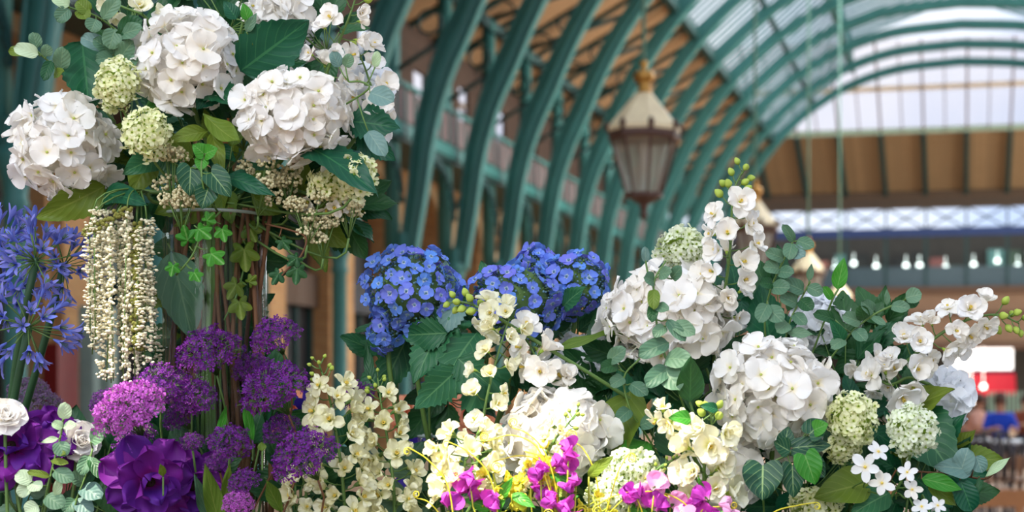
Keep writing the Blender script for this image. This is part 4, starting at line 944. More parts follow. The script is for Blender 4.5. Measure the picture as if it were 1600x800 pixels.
sprig('heart_leaf_sprig', 'sprig of dark heart shaped leaves above the middle of the glass rim', [(330, 215, 2.26), (315, 250, 2.2), (320, 300, 2.2), (340, 330, 2.26)], [
    ((298, 262, 2.2), (296, 305, 2.19), 42, {}), ((330, 270, 2.2), (360, 305, 2.19), 40, {}), ((325, 295, 2.2), (315, 325, 2.19), 36, {}), ((318, 240, 2.2), (302, 225, 2.19), 26, dict(mat=LBRT)), ((322, 240, 2.2), (338, 232, 2.19), 26, dict(mat=LBRT)), ((316, 250, 2.2), (312, 265, 2.19), 22, dict(mat=LBRT))], kind='heart', mat=LIVY)
sprig('long_leaf_sprig', 'curved yellow green leaves in the centre of the tall vase bouquet', [(330, 180, 2.3), (335, 220, 2.28), (345, 270, 2.27)], [
    ((318, 178, 2.24), (385, 242, 2.2), 34, dict(kind='lance', bend=.6)), ((330, 205, 2.24), (348, 268, 2.2), 26, dict(kind='lance')), ((325, 205, 2.24), (265, 215, 2.2), 28, dict(kind='lance')), ((390, 280, 2.25), (355, 278, 2.22), 30, dict(kind='ovate', mat=LDARK)), ((350, 275, 2.24), (426, 298, 2.2), 30, dict(kind='ovate', mat=LDARK))], mat=LYEL)
# eucalyptus of the upper left
sprig('eucalyptus_sprig', 'pale round leaved eucalyptus sprig reaching out at the upper left edge', [(50, 72, 2.25), (75, 95, 2.26), (110, 120, 2.28), (180, 190, 2.3)], [
    ((58, 82, 2.25), (10, 77, 2.24), 20, dict(mat=LYEL)), ((60, 85, 2.24), (22, 72, 2.22), 24, dict(mat=LPALE)), ((58, 75, 2.25), (52, 50, 2.24), 20, dict(mat=LEUC)), ((80, 95, 2.25), (68, 122, 2.23), 18, dict(mat=LFILL)), ((72, 88, 2.25), (74, 70, 2.24), 18, {}), ((95, 108, 2.26), (98, 75, 2.24), 26, {}), ((85, 118, 2.26), (95, 110, 2.24), 16, dict(mat=LYEL))], kind='round')
sprig('eucalyptus_sprig', 'grey green eucalyptus sprig arching over the top left of the bouquet', [(85, -5, 2.26), (110, 12, 2.26), (150, 25, 2.28), (200, 60, 2.3)], [
    ((108, 10, 2.25), (82, -8, 2.24), 22, dict(mat=LPALE)), ((108, 14, 2.25), (88, 32, 2.24), 24, {}), ((125, 15, 2.25), (135, 28, 2.24), 24, dict(mat=LYEL)), ((140, 20, 2.25), (120, 0, 2.24), 24, dict(mat=LYEL)), ((150, 30, 2.25), (142, 48, 2.24), 26, {}), ((160, 30, 2.25), (185, -5, 2.24), 24, {}), ((180, 45, 2.25), (170, 75, 2.24), 30, {}), ((185, 50, 2.25), (220, 30, 2.24), 30, dict(mat=LFILL)), ((190, 55, 2.25), (215, 42, 2.22), 26, {})], kind='round')
sprig('eucalyptus_sprig', 'blue green eucalyptus sprig between the dark leaf and the top hydrangea', [(150, 62, 2.27), (170, 80, 2.27), (190, 110, 2.29), (220, 150, 2.3)], [
    ((165, 75, 2.26), (125, 55, 2.25), 28, dict(mat=LEUB)), ((170, 78, 2.26), (148, 60, 2.24), 24, {}), ((178, 85, 2.26), (175, 55, 2.25), 28, {}), ((185, 95, 2.26), (205, 65, 2.24), 28, {}), ((188, 105, 2.26), (212, 92, 2.24), 24, {}), ((178, 90, 2.26), (150, 92, 2.24), 24, {}), ((182, 70, 2.26), (200, 45, 2.24), 22, dict(mat=LFILL))], kind='round')
sprig('eucalyptus_sprig', 'grey eucalyptus sprig crossing the right edge of the tall vase bouquet', [(545, 128, 2.22), (565, 128, 2.22), (575, 140, 2.22), (520, 175, 2.26)], [
    ((578, 145, 2.2), (612, 155, 2.18), 34, dict(mat=LEUB)), ((586, 105, 2.22), (590, 80, 2.21), 14, dict(mat=LPALE)), ((575, 205, 2.22), (600, 240, 2.2), 30, dict(mat=LEUB)), ((530, 105, 2.22), (520, 80, 2.21), 20, dict(mat=LEUB)), ((540, 105, 2.22), (548, 85, 2.21), 18, {})], kind='round')
sprig('small_leaf_sprig', 'bright green small leaf beside the top edge above the large dark leaf', [(395, 70, 2.25), (385, 40, 2.24), (380, 10, 2.24)], [((388, 32, 2.24), (380, 4, 2.23), 20, dict(mat=LBRT)), ((370, 30, 2.24), (350, 0, 2.23), 26, dict(mat=LDARK)), ((385, 50, 2.24), (400, 20, 2.23), 16, {})], kind='ovate')

# ------------------------------------------------------------------ blossom spikes
def cup_blossom(seed, L=.02, n=5, kind='wide', c0=.9, c1=-.5, w=1.0, stam=True, inner=True, ruf=.1):
    rng = random.Random(seed); g = Geo(); inner = inner and seed % 3 != 1
    for ring in ((0, 1.0), (1, .6)) if inner else ((0, 1.0),):
        for k in range(n if ring[0] == 0 else 3):
            V, f, uv = petal(L * ring[1] * rng.uniform(.92, 1.08), L * w * ring[1], kind, 8, 7, .30, c0 + ring[0] * .45 + .3 * (k % 2) + rng.uniform(-.3, .3), c1 + rng.uniform(-.35, .3), ruf, rng.uniform(0, 6))
            g.add(V, f, uv, rng.random(), RZ(k * 2 * math.pi / (n if ring[0] == 0 else 3) + rng.uniform(-.12, .12) + ring[0]) @ Matrix.Translation((.0012, 0, .001 * ring[0])))
    lathe(g, [(.0008, -.008), (.0022, -.005), (.003, 0), (.001, .003)], 6, 1)
    if stam:
        for k in range(6): a = k * 1.05; sweep(g, [(0, 0, 0), (.0018 * math.cos(a), .0018 * math.sin(a), L * .42)], [.0005, .0009], 4, 2)
    return g
def bud_geo(L=.014, r=.0055):
    g = Geo(); rng = random.Random(3)
    lathe(g, [(.0012, 0), (r * .6, L * .1), (r * .95, L * .32), (r * .95, L * .55), (r * .62, L * .82), (r * .25, L * .96), (.0005, L)], 12, 0, rnd=.5)
    v = g.V[0]; a = np.arctan2(v[:, 1], v[:, 0]); q = 1 + .10 * np.cos(3 * a); v[:, 0] *= q; v[:, 1] *= q
    for k in range(3):
        V, f, uv = petal(L * .55, r * 1.5, 'slim', 5, 3, .3, 1.0, .5, 0, 0); g.add(V, f, uv, .1, RZ(k * 2.1) @ Matrix.Translation((.0012, 0, 0)))
    return g
BUDM = bud_geo().mesh('bud', [BUDG, STEM])
BL = {}
def blossoms(key, mats, **kw):
    if key not in BL: BL[key] = [cup_blossom(90 + i, **dict(kw, c0=kw.get('c0', .9) + (.0, .25, -.2, .1, .4, -.3, .6)[i])).mesh('blossom', mats) for i in range(7)]
    return BL[key]
def spike(name, label, path, base, nb, nf, key, mats, seed, size=1.0, spread=22, budsize=1.0, smat=STEM, facing=.8, flip=0, **kw):
    """path tip -> foot in image points; buds on the tip third, blossoms below"""
    rng = random.Random(seed); pts = smooth3([P(*p) for p in path], 8); rt = thing(name, label, 'flower', base)
    bl = blossoms(key, mats, **kw)
    low = pts[-1]; twig(rt, pts, [.0012 + .0018 * min(1, i / len(pts)) for i in range(len(pts))], smat); stem_to(rt, low, base, .003, smat, 'lower_stem', dirn=(pts[-4] - pts[-1]))
    cum = np.concatenate([[0], np.cumsum([(pts[i + 1] - pts[i]).length for i in range(len(pts) - 1)])]); tot = cum[-1]
    def at(t):
        s_ = t * tot; i = min(len(pts) - 2, int(np.searchsorted(cum, s_, side='right') - 1)); q = (s_ - cum[i]) / max(1e-9, cum[i + 1] - cum[i]); return pts[i].lerp(pts[i + 1], q), (pts[i] - pts[i + 1]).normalized()
    fb = nb / (nb + nf * 1.5)
    for i in range(nb + nf):
        isb = i < nb; t = (i / max(1, nb)) * fb if isb else fb + (i - nb) / nf * (1 - fb); p, ax = at(t)
        a = i * 2.4 + seed; side = ax.cross(Vector((.3, .9, .1))).normalized(); s2 = ax.cross(side); out = side * math.cos(a) + s2 * math.sin(a)
        if out.dot(CAM - p) < 0: out = (out + (CAM - p).normalized() * facing).normalized()
        grow = (.35 + .65 * min(1, (i + 1) / (nb + 2))) if isb else .8 + .2 * min(1, (i - nb) / 5)
        ln = spread * .001 * grow * (1 if not isb else .8) * rng.uniform(.7, 1.15)
        d = (out * (1 if not isb else .8) + ax * (.35 if not isb else .7)).normalized(); q = p + d * ln
        if isb: ob = inst(BUDM, 'bud', rt, TI(rt) @ frame(q, d, None, budsize * (.6 + .6 * grow)))
        else: ob = inst(bl[rng.randrange(7)], 'blossom', rt, TI(rt) @ frame(q, (d + (CAM - p).normalized() * .35).normalized(), Vector([rng.uniform(-1, 1) for _ in range(3)]), size * rng.uniform(.75, 1.15) * (.75 + .25 * grow)))
        twig(rt, [p, p.lerp(q, .5) - UP * .002, q], .0009, smat, 'flower_stalk')
    return rt
ORM = [WHITE, BUDG, STAM]; CRM = [CREAMY, STEM, STAM]; IVM = [IVORY, BUDG, STAM]
OC = dict(L=.0255, w=.98, c0=.6, c1=-.5)
spike('blossom_spike', 'white blossom spike with green buds rising out of the top edge', [(562, -25, 2.24), (548, 20, 2.24), (528, 70, 2.25), (512, 110, 2.27), (500, 160, 2.3)], bA(21), 6, 12, 'or', ORM, 1, .8, 30, **OC)
spike('blossom_spike', 'white blossoms falling behind the right of the creamy hydrangea', [(560, 80, 2.3), (575, 120, 2.31), (585, 165, 2.31), (560, 210, 2.32)], bA(22), 1, 11, 'or', ORM, 2, .85, 26, **OC)
spike('blossom_spike', 'cream blossom spray at the top edge left of the largest hydrangea', [(165, 0, 2.3), (195, 12, 2.29), (225, 25, 2.29), (240, 50, 2.3)], bA(23), 0, 7, 'iv', IVM, 3, .85, 18, L=.024, w=1.05, c0=.7, c1=-.4)
spike('blossom_spike', 'small white blossoms between the two upper hydrangeas', [(385, 10, 2.3), (378, 40, 2.3), (372, 70, 2.31)], bA(24), 0, 5, 'sm', ORM, 4, 1.0, 14, L=.015, w=.7, c0=.5, c1=-.4, inner=False)
spike('blossom_spike', 'drooping pinkish white blossoms low on the right of the tall vase', [(530, 330, 2.3), (505, 312, 2.3), (470, 300, 2.32)], bA(25), 0, 6, 'sm', ORM, 5, 1.1, 18)
spike('blossom_spike', 'upright white spike with green buds, tallest of the right bouquet', [(1160, 268, 2.27), (1146, 300, 2.27), (1143, 345, 2.27), (1140, 400, 2.27), (1130, 470, 2.29), (1120, 520, 2.32)], bC(15), 9, 19, 'or', ORM, 6, .95, 33, **OC)
spike('blossom_spike', 'cream white spike with lime buds in front of the blue hydrangeas', [(708, 470, 2.24), (735, 475, 2.235), (770, 492, 2.23), (800, 510, 2.23)], bC(16), 9, 5, 'iv', IVM, 7, .9, 20)
spike('blossom_spike', 'tall ivory spike of small blossoms descending left of the sunlit white hydrangea', [(795, 500, 2.22), (782, 540, 2.21), (768, 590, 2.2), (757, 640, 2.19), (748, 700, 2.18), (742, 760, 2.17)], inside(cG, topG, 9, .03), 0, 20, 'iv', IVM, 8, .8, 24)
spike('blossom_spike', 'large white open blossoms below the blue hydrangeas', [(820, 525, 2.25), (838, 560, 2.23), (850, 590, 2.23), (880, 600, 2.25), (895, 610, 2.27)], bC(17), 0, 10, 'or', ORM, 9, 1.15, 22)
spike('blossom_spike', 'white spike with green buds pointing right at the far right', [(1592, 505, 2.25), (1560, 492, 2.25), (1520, 497, 2.25), (1480, 515, 2.25), (1440, 545, 2.26), (1395, 585, 2.28)], bC(18), 9, 17, 'or', ORM, 10, .95, 30, **OC)
spike('blossom_spike', 'cool white blossoms left of the rightmost hydrangea', [(1350, 565, 2.3), (1385, 600, 2.26), (1420, 590, 2.28), (1450, 600, 2.29)], bC(19), 0, 11, 'or', ORM, 11, 1.05, 24)
spike('blossom_spike', 'ivory yellow centred spray in the lower middle of the right bouquet', [(1108, 640, 2.08), (1112, 665, 2.08), (1105, 700, 2.09), (1100, 740, 2.1), (1105, 790, 2.12)], bC(20), 6, 15, 'iv', IVM, 12, 1.1, 30)
spike('blossom_spike', 'small cream blossoms with yellow stamens left of the ivory spray', [(1030, 648, 2.1), (1055, 655, 2.1), (1070, 685, 2.11)], bC(21), 0, 7, 'sf', IVM, 13, 1.1, 12, L=.018, w=.62, c0=.35, c1=-.3, inner=False)
SNM = [CREAMY, STEM, STAM]
YLW = petal_mat('yellow_petal', srgb(214, 196, 30), srgb(246, 232, 96), srgb(226, 222, 60), .35, .7, .5)
spike('blossom_spike', 'spray of yellow blossoms among the magenta sweet peas', [(872, 700, 2.07), (858, 725, 2.06), (838, 750, 2.06), (818, 800, 2.06)], inside(cH, topH, 14), 3, 12, 'yl', [YLW, STEM, STAM], 31, .8, 22, .6, STEMY, L=.017, w=.75, c0=.7, c1=-.4, ruf=.14)
spike('blossom_spike', 'yellow green blossoms low beside the leftmost sweet pea', [(770, 735, 2.07), (775, 765, 2.06), (782, 810, 2.06)], inside(cH, topH, 15), 2, 8, 'yl', [YLW, STEM, STAM], 32, .8, 20, .6, STEMY)
spike('blossom_spike', 'yellow blossoms below the cream snowball flower at the bottom edge', [(925, 775, 2.07), (935, 800, 2.06), (940, 830, 2.06)], inside(cH, topH, 16), 2, 6, 'yl', [YLW, STEM, STAM], 33, .7, 18, .5, STEMY)
sn = dict(L=.019, w=.74, c0=.7, c1=-.45, ruf=.14)
spike('snapdragon_spike', 'cream snapdragon spike, left of the two, beside the purple flowers', [(497, 565, 2.2), (512, 610, 2.2), (522, 660, 2.2), (532, 720, 2.19), (540, 800, 2.19), (548, 860, 2.19)], inside(cG, topG, 0), 8, 30, 'sn', SNM, 14, 1.15, 30, .55, STEM, **sn)
spike('snapdragon_spike', 'cream snapdragon spike, right of the two, beside the small glass vase', [(590, 590, 2.24), (597, 640, 2.23), (606, 690, 2.23), (614, 750, 2.22), (618, 830, 2.22)], inside(cG, topG, 1), 8, 26, 'sn', SNM, 15, 1.1, 28, .55, STEM, **sn)
spike('snapdragon_spike', 'short yellowish snapdragon spike at the bottom edge left of the other two', [(470, 735, 2.24), (478, 770, 2.24), (485, 830, 2.24)], inside(cG, topG, 2), 2, 12, 'sn', SNM, 16, 1.1, 26, .55, STEM, **sn)
spike('snapdragon_spike', 'sunlit white snapdragon spike above the magenta sweet peas', [(735, 685, 2.1), (728, 715, 2.08), (722, 755, 2.08), (715, 810, 2.08)], inside(cH, topH, 0), 0, 22, 'sn', SNM, 17, 1.15, 34, .55, STEM, **sn)
spike('snapdragon_spike', 'sunlit cream spike with tiny buds over the lower white hydrangea', [(905, 640, 2.1), (885, 665, 2.08), (865, 690, 2.07), (845, 730, 2.07), (825, 790, 2.07)], inside(cH, topH, 1), 8, 13, 'sn', SNM, 18, 1.0, 20, .5, STEM, **sn)
spike('snapdragon_spike', 'small yellow and white spike beside the cream snowball flower', [(1065, 712, 2.12), (1045, 722, 2.12), (1025, 735, 2.12), (1005, 760, 2.12)], inside(cH, topH, 2), 9, 3, 'sn', SNM, 19, .6, 10, .4, STEM, **sn)
# stephanotis: separate star blossoms
STARB = [floret(random.Random(200 + i), 5, .019, .0125, 'oval', .15, -.2, .2, .04, nu=7, nv=5, eye=.0022).mesh('blossom', [WHITE, STAM]) for i in range(3)]
def star(px, py, d, s, label, tilt, k):
    r = thing('star_flower', label, 'flower', P(px - 25, 780, d + .08)); c = P(px, py, d); ax = ((CAM - c).normalized() + Vector(tilt)).normalized()
    inst(STARB[k % 3], 'blossom', r, TI(r) @ frame(c, ax, RT * math.cos(k) + UP * math.sin(k), s)); g = Geo(); sweep(g, [tuple(c - r.location), tuple(c - ax * .02 - r.location)], [.003, .0015], 6); g.build('tube', WHITE, r); stem_to(r, c - ax * .02, r.location, .0012, STEM)
for k, (x, y, s, t, l) in enumerate(((1308, 662 + 0, 1.1, (0, 0, 0), 'a'), (1352, 730, 1.15, (-.2, 0, .2), 'b'), (1378, 755, 1.0, (.1, 0, .3), 'c'), (1372, 706, .9, (.6, 0, .8), 'd'), (1418, 738, .85, (-.5, 0, .5), 'e'), (1425, 765, .8, (.4, 0, .3), 'f'), (1440, 792, .85, (0, 0, .9), 'g'), (1465, 790, .7, (.5, 0, .5), 'h'))):
    if k == 0: continue
    star(x, y, 2.1, s, ['', 'white five petalled star flower, leftmost and flattest of its cluster', 'white star flower with yellow centre below and right of the flattest one', 'half turned white star flower between the snowball flower and its neighbours', 'white star flower facing left above the bright green lance leaf', 'small white star flower just below the one facing left', 'upward facing white star flower at the bottom edge', 'smallest white star flower at the bottom edge, furthest right'][k], t, k)

# ------------------------------------------------------------------ purple umbels
def umbel_mesh(seed, mats, n=330, R=.05, flat=.8):
    rng = random.Random(seed); g = Geo(); fl = [floret(rng, 5, .0039, .0034, 'oval', .5, -.3, .2, 0, nu=3, nv=3, jit=.3) for _ in range(5)]
    main = [Vector(p) for p in fib(22, .05)]
    for m in main: sweep(g, [(0, 0, -R * .75), tuple(Vector((m.x * R * .45, m.y * R * .45, m.z * R * flat * .45 - R * .15))), tuple(Vector((m.x * R, m.y * R, m.z * R * flat)) * .82)], .0006, 3, 1)
    for p in fib(n, -.08):
        q = Vector(p) + Vector([rng.gauss(0, .035) for _ in range(3)]); k = rng.triangular(.62, 1.14, 1.0) * (.93 + .07 * math.sin(q.x * 9 + seed) * math.cos(q.y * 8)); loc = Vector((q.x * R * k, q.y * R * k, q.z * R * flat * k)); nrm = (q + Vector([rng.gauss(0, .5) for _ in range(3)])).normalized()
        g.join(fl[rng.randrange(5)], frame(loc, nrm, None, rng.uniform(.6, 1.5)), 0, rng.random())
        if rng.random() < .8:
            mm = min(main, key=lambda m: (m - q).length); sweep(g, [tuple(Vector((mm.x * R, mm.y * R, mm.z * R * flat)) * .6), tuple(loc)], .00035, 3, 1)
    return g.mesh('flower_head', mats)
UM = [umbel_mesh(i, [PURP, STEM], n=330) for i in range(3)]; UP_ = umbel_mesh(7, [PINKP, STEM], 520)
UL = [(330, 548, 2.24, 58, 'wide dark purple umbel in front of the glass vase'), (432, 524, 2.22, 46, 'highest purple umbel, right of the glass vase edge'), (252, 600, 2.2, 48, 'purple umbel above the bright pink one'), (205, 640, 2.14, 58, 'bright sunlit magenta umbel at left'), (300, 618, 2.22, 44, 'purple umbel right of the bright pink one'),
      (432, 607, 2.18, 64, 'broad purple umbel in the middle of the cluster'), (360, 690, 2.16, 40, 'purple umbel below the broad middle one'), (478, 712, 2.12, 55, 'large purple umbel at lower right beside the cream snapdragon'), (556, 618, 2.26, 34, 'round purple umbel between the two cream spikes'), (216, 690, 2.2, 42, 'dull purple umbel directly under the sunlit one'),
      (382, 752, 2.14, 30, 'small purple umbel low in the middle'), (340, 722, 2.2, 26, 'smallest purple umbel, left of the low middle one'), (372, 785, 2.12, 28, 'faded pink umbel at the bottom edge'), (165, 625, 2.26, 28, 'dark umbel behind the left of the sunlit one'), (395, 575, 2.28, 36, 'dark umbel behind the broad middle one'), (520, 560, 2.3, 0, ''), (285, 650, 2.26, 34, 'shaded purple umbel behind the stems at left'), (440, 670, 2.22, 36, 'shaded purple umbel above the large lower right one'),
      (300, 690, 2.18, 22, 'little purple umbel on a thin stem at lower left'), (420, 560, 2.3, 0, '')]
for i, (x, y, d, rp, l) in enumerate(UL):
    if not rp: continue
    b = inside(cD, topD, i, .04); r = thing('purple_umbel', l, 'flower', b); c = P(x, y + rp * .12, d); rg = random.Random(i + 50)
    ax = Vector((rg.uniform(-.4, .4) - (.3 if x < 230 else 0), -.6, 1)).normalized(); s = rp * d / F / .05 * (1 if i in (3, 7) else .88)
    inst(UP_ if i in (3, 12) else UM[i % 3], 'flower_head', r, TI(r) @ frame(c, ax, Vector((rg.uniform(-1, 1), 1, 0)), s))
    stem_to(r, c - ax * .05 * .7 * s, b, .0016, STEMB if i % 2 else STEM, dirn=ax)
# a purple flowered mauve spray behind them on the left
for i, (x, y, d, s) in enumerate(((62, 640, 2.6, .8), (45, 615, 2.62, .7), (90, 665, 2.6, .6))):
    b = inside(cE, topE, 11 + i, .04); r = thing('mauve_umbel', ['dusty mauve umbel out of focus behind the pale sprig', 'higher dusty mauve umbel out of focus at left', 'lower right dusty mauve umbel behind the white rose'][i], 'flower', b)
    if i == 0: MV = umbel_mesh(31, [petal_mat('mauve_floret', srgb(120, 90, 130), srgb(134, 104, 140), srgb(110, 84, 120)), STEM], 300)
    c = P(x, y, d); inst(MV, 'flower_head', r, TI(r) @ frame(c, (0, -.3, 1), None, s)); stem_to(r, c - UP * .03, b, .0016, STEMB)

# ------------------------------------------------------------------ violet anemones, white roses
def big_flower(seed, L, rings, kind='wide', w=1.1, c0=.3, ruf=.1):
    rng = random.Random(seed); g = Geo()
    for ri, (n, s, a) in enumerate(rings):
        for k in range(n):
            V, f, uv = petal(L * s * rng.uniform(.9, 1.1), L * s * w, kind, 9, 9, .35, a + rng.uniform(-.15, .15), -.3 + ri * .25 + rng.uniform(-.25, .25), ruf, rng.uniform(0, 6))
            g.add(V, f, uv, rng.random(), RZ(k * 2 * math.pi / n + ri * .5 + rng.uniform(-.15, .15)) @ Matrix.Translation((.003, 0, .002 * ri)))
    return g
def anemone(px, py, d, R, label, base, tilt, seed, eye=True):
    r = thing('violet_anemone', label, 'flower', base); c = P(px, py, d); L = R * d / F; ax = ((CAM - c).normalized() + Vector(tilt)).normalized()
    g = big_flower(seed, L, ((7, 1.0, .05), (6, .85, .45), (5, .62, .95)), ruf=.14, w=.85); g.build('petals', ANEM, r, TI(r) @ frame(c, ax, RT))
    g = Geo(); rg = random.Random(seed)
    lathe(g, [(.001, .012), (.006, .010), (.009, .004), (.007, 0), (.001, 0)], 12)
    for k in range(40): a = rg.uniform(0, 6.3); q = rg.uniform(.009, .015); sweep(g, [(.005 * math.cos(a), .005 * math.sin(a), .002), (q * math.cos(a), q * math.sin(a), .008)], [.0004, .0009], 4)
    g.build('flower_eye', DKC, r, TI(r) @ frame(c + ax * .004, ax, RT)); stem_to(r, c - ax * .01, base, .0025, STEM)
bE = lambda k: inside(cE, topE, k, .035)
anemone(232, 750, 2.16, 70, 'large violet anemone at the bottom below the purple umbels', inside(cD, topD, 30, .03), (.35, 0, -.3), 1)
anemone(20, 700, 2.2, 72, 'violet anemone cut by the left edge', bE(0), (-.2, 0, .3), 2)
anemone(82, 688, 2.24, 52, 'violet anemone behind the pale leaved sprig', bE(1), (.1, 0, .4), 3)
anemone(300, 760, 2.22, 60, 'dark violet anemone deep behind the umbel stems', inside(cD, topD, 31, .03), (.3, 0, .1), 4)
def rose(px, py, d, R, label, base, tilt, seed, mat=WHITE, cat='flower'):
    r = thing('garden_rose', label, cat, base); c = P(px, py, d); L = R * d / F; ax = ((CAM - c).normalized() + Vector(tilt)).normalized()
    g = big_flower(seed, L, ((6, 1.0, .35), (6, .9, .7), (5, .75, 1.0), (5, .6, 1.25), (4, .4, 1.4)), ruf=.05, w=1.05); g.build('petals', mat, r, TI(r) @ frame(c - ax * L * .4, ax, RT)); stem_to(r, c - ax * L * .4, base, .0025, STEM)
rose(8, 648, 2.16, 34, 'white rose cut by the left edge above the violet anemones', bE(2), (0, 0, .6), 11)
rose(125, 688, 2.24, 36, 'white rose behind the pale leaved sprig at lower left', bE(3), (.7, 0, .3), 12)
PEACH = petal_mat('peach_petal', srgb(230, 120, 60), srgb(244, 170, 130), srgb(250, 200, 170), .3, .7, .4)
IRIS = petal_mat('deep_iris_petal', srgb(60, 30, 130), srgb(78, 52, 170), srgb(60, 44, 150), .3, .7, .4)
for i, (x, y, d, R, t) in enumerate(((690, 640, 3.2, 42, (0, 0, .2)), (640, 650, 3.25, 36, (.2, 0, .3)), (745, 650, 3.2, 36, (-.2, 0, .3)), (455, 645, 3.1, 44, (0, 0, .4)), (425, 660, 3.1, 36, (0, 0, .2)))):
    b = P(x, 620, d + .05); b.z = TZ; rose(x, y, d, R, ['blurred peach rose behind the small glass vase', 'blurred peach rose left of the small glass vase', 'blurred peach rose right of the small glass vase', 'blurred orange rose seen between the purple umbels', 'blurred orange rose left of its twin between the purple umbels'][i], b, t, 20 + i, PEACH)
g = Geo(); box(g, -1.6, .6, -.25, .25, TZ - .03, TZ)
rt_ = thing('back_table', 'second stall table behind the vases, carrying the blurred roses', 'table', (-.55, 3.37, 0)); g.build('table_top', WOOD, rt_, smooth=False)
for sx in (-1.5, .5):
    g = Geo(); box(g, sx - .03, sx + .03, -.2, .2, 0, TZ - .03); g.build('trestle', WOOD, rt_, smooth=False)
for i, (x, y, d, R, l) in enumerate(((660, 705, 2.6, 34, 'violet iris behind the snapdragon spikes, left of the small glass vase'), (640, 740, 2.6, 34, 'lower violet iris behind the right snapdragon spike'), (470, 640, 2.6, 30, 'violet iris behind the broad purple umbel'), (672, 620, 2.62, 26, 'highest violet iris behind the hydrangea stems'))):
    b = P(x, 620, 2.66); b.z = TZ; r = thing('violet_iris', l, 'flower', b); c = P(x, y, d); ax = Vector((.2 * (i % 2) - .1, -.5, 1)).normalized()
    g = big_flower(40 + i, R * d / F, ((3, 1.0, -.3), (3, .9, 1.1)), w=.8, ruf=.1); g.build('petals', IRIS, r, TI(r) @ frame(c, ax, RT)); stem_to(r, c, b, .003, STEM)

# ------------------------------------------------------------------ blue agapanthus
def agap_meshes():
    out = []
    for i in range(4):
        rng = random.Random(300 + i); g = Geo(); Ls = .052
        sweep(g, [(0, 0, 0), (.0, .002, Ls * .5), (0, 0, Ls)], .0011, 5, 1)
        lathe(g, [(.0012, Ls), (.0028, Ls + .006), (.0042, Ls + .016)], 8, 0)
        for k in range(6):
            V, f, uv = petal(.025, .0075, 'slim', 7, 3, .3, 1.3 - .15 * (i % 2), -.35 - .25 * (i % 3), .02, k); M = RZ(k * math.pi / 3) @ Matrix.Translation((.0032, 0, Ls + .012)); g.add(V, f, uv, rng.random(), M)
        for k in range(4): a = k * 1.6; sweep(g, [(0, 0, Ls + .01), (.003 * math.cos(a), .003 * math.sin(a), Ls + .03)], [.0004, .0009], 3, 1)
        out.append(g.mesh('floret', [AGAP, STEM]))
    return out
AG = agap_meshes()
for i, (x, y, d, R, n, ax, l) in enumerate(((-8, 395, 2.36, .9, 27, (-.1, -.4, .6), 'blue agapanthus head at the left edge, highest of the four'), (56, 408, 2.3, .9, 26, (.1, -.5, .7), 'blue agapanthus head left of the trailing amaranthus'), (45, 512, 2.26, .95, 24, (.75, -.6, .1), 'lower blue agapanthus head with florets spread to the right'), (-5, 470, 2.4, .9, 24, (0, -.5, .4), 'blue agapanthus head behind the green stems at the left edge'), (100, 415, 2.36, .8, 24, (.3, -.4, .2), 'blue agapanthus head touching the cream amaranthus strands'))):
    b = inside(cK, topK, i, .03); r = thing('blue_agapanthus', l.replace('four', 'five'), 'flower', b); c = P(x, y, d); A = frame(c, ax); rg = random.Random(400 + i)
    for q in fib(n, -.25):
        dd = (A.to_3x3() @ Vector(q) + Vector([rg.gauss(0, .12) for _ in range(3)])).normalized(); inst(AG[rg.randrange(4)], 'floret', r, TI(r) @ frame(c, dd, None, R * rg.uniform(.75, 1.1)))
    g = Geo(); blob(g, (0, 0, 0), .006); g.build('hub', STEMD, r, TI(r) @ Matrix.Translation(c)); stem_to(r, c, b, .006, STEMD, dirn=(.25, 0, 1))

# ------------------------------------------------------------------ sprigs of the right bouquet
E = dict(kind='round', mat=LEUC)
sprig('eucalyptus_sprig', 'eucalyptus sprig hanging in front of the broad white hydrangea', [(1040, 408, 2.16), (1022, 440, 2.14), (1024, 480, 2.13), (1030, 530, 2.13), (1050, 580, 2.16)], [
    ((1030, 430, 2.14), (1046, 424, 2.12), 22, {}), ((1022, 440, 2.14), (1010, 432, 2.12), 24, {}), ((1050, 436, 2.14), (1062, 418, 2.12), 20, {}), ((1022, 452, 2.13), (1021, 480, 2.11), 20, dict(mat=LYEL)), ((1024, 478, 2.13), (1042, 482, 2.11), 18, {}), ((1022, 475, 2.13), (1018, 500, 2.11), 18, dict(mat=LFILL)),
    ((1040, 510, 2.13), (1022, 522, 2.11), 20, {}), ((1052, 505, 2.13), (1084, 520, 2.11), 26, {}), ((1042, 500, 2.13), (1070, 530, 2.11), 20, {}), ((1045, 535, 2.13), (998, 552, 2.11), 30, dict(mat=LEUC)), ((1040, 560, 2.13), (1075, 560, 2.1), 34, dict(mat=LEUC)), ((1035, 575, 2.13), (1060, 605, 2.1), 36, {}), ((1045, 575, 2.13), (1010, 598, 2.1), 30, {})], base_thing_loc=bC(22), **E)
sprig('eucalyptus_sprig', 'small oval leaved sprig left of the broad white hydrangea top', [(1008, 402, 2.24), (1012, 425, 2.24), (1020, 445, 2.24)], [((1009, 410, 2.24), (1008, 386, 2.23), 13, dict(mat=LEUB))], **E)
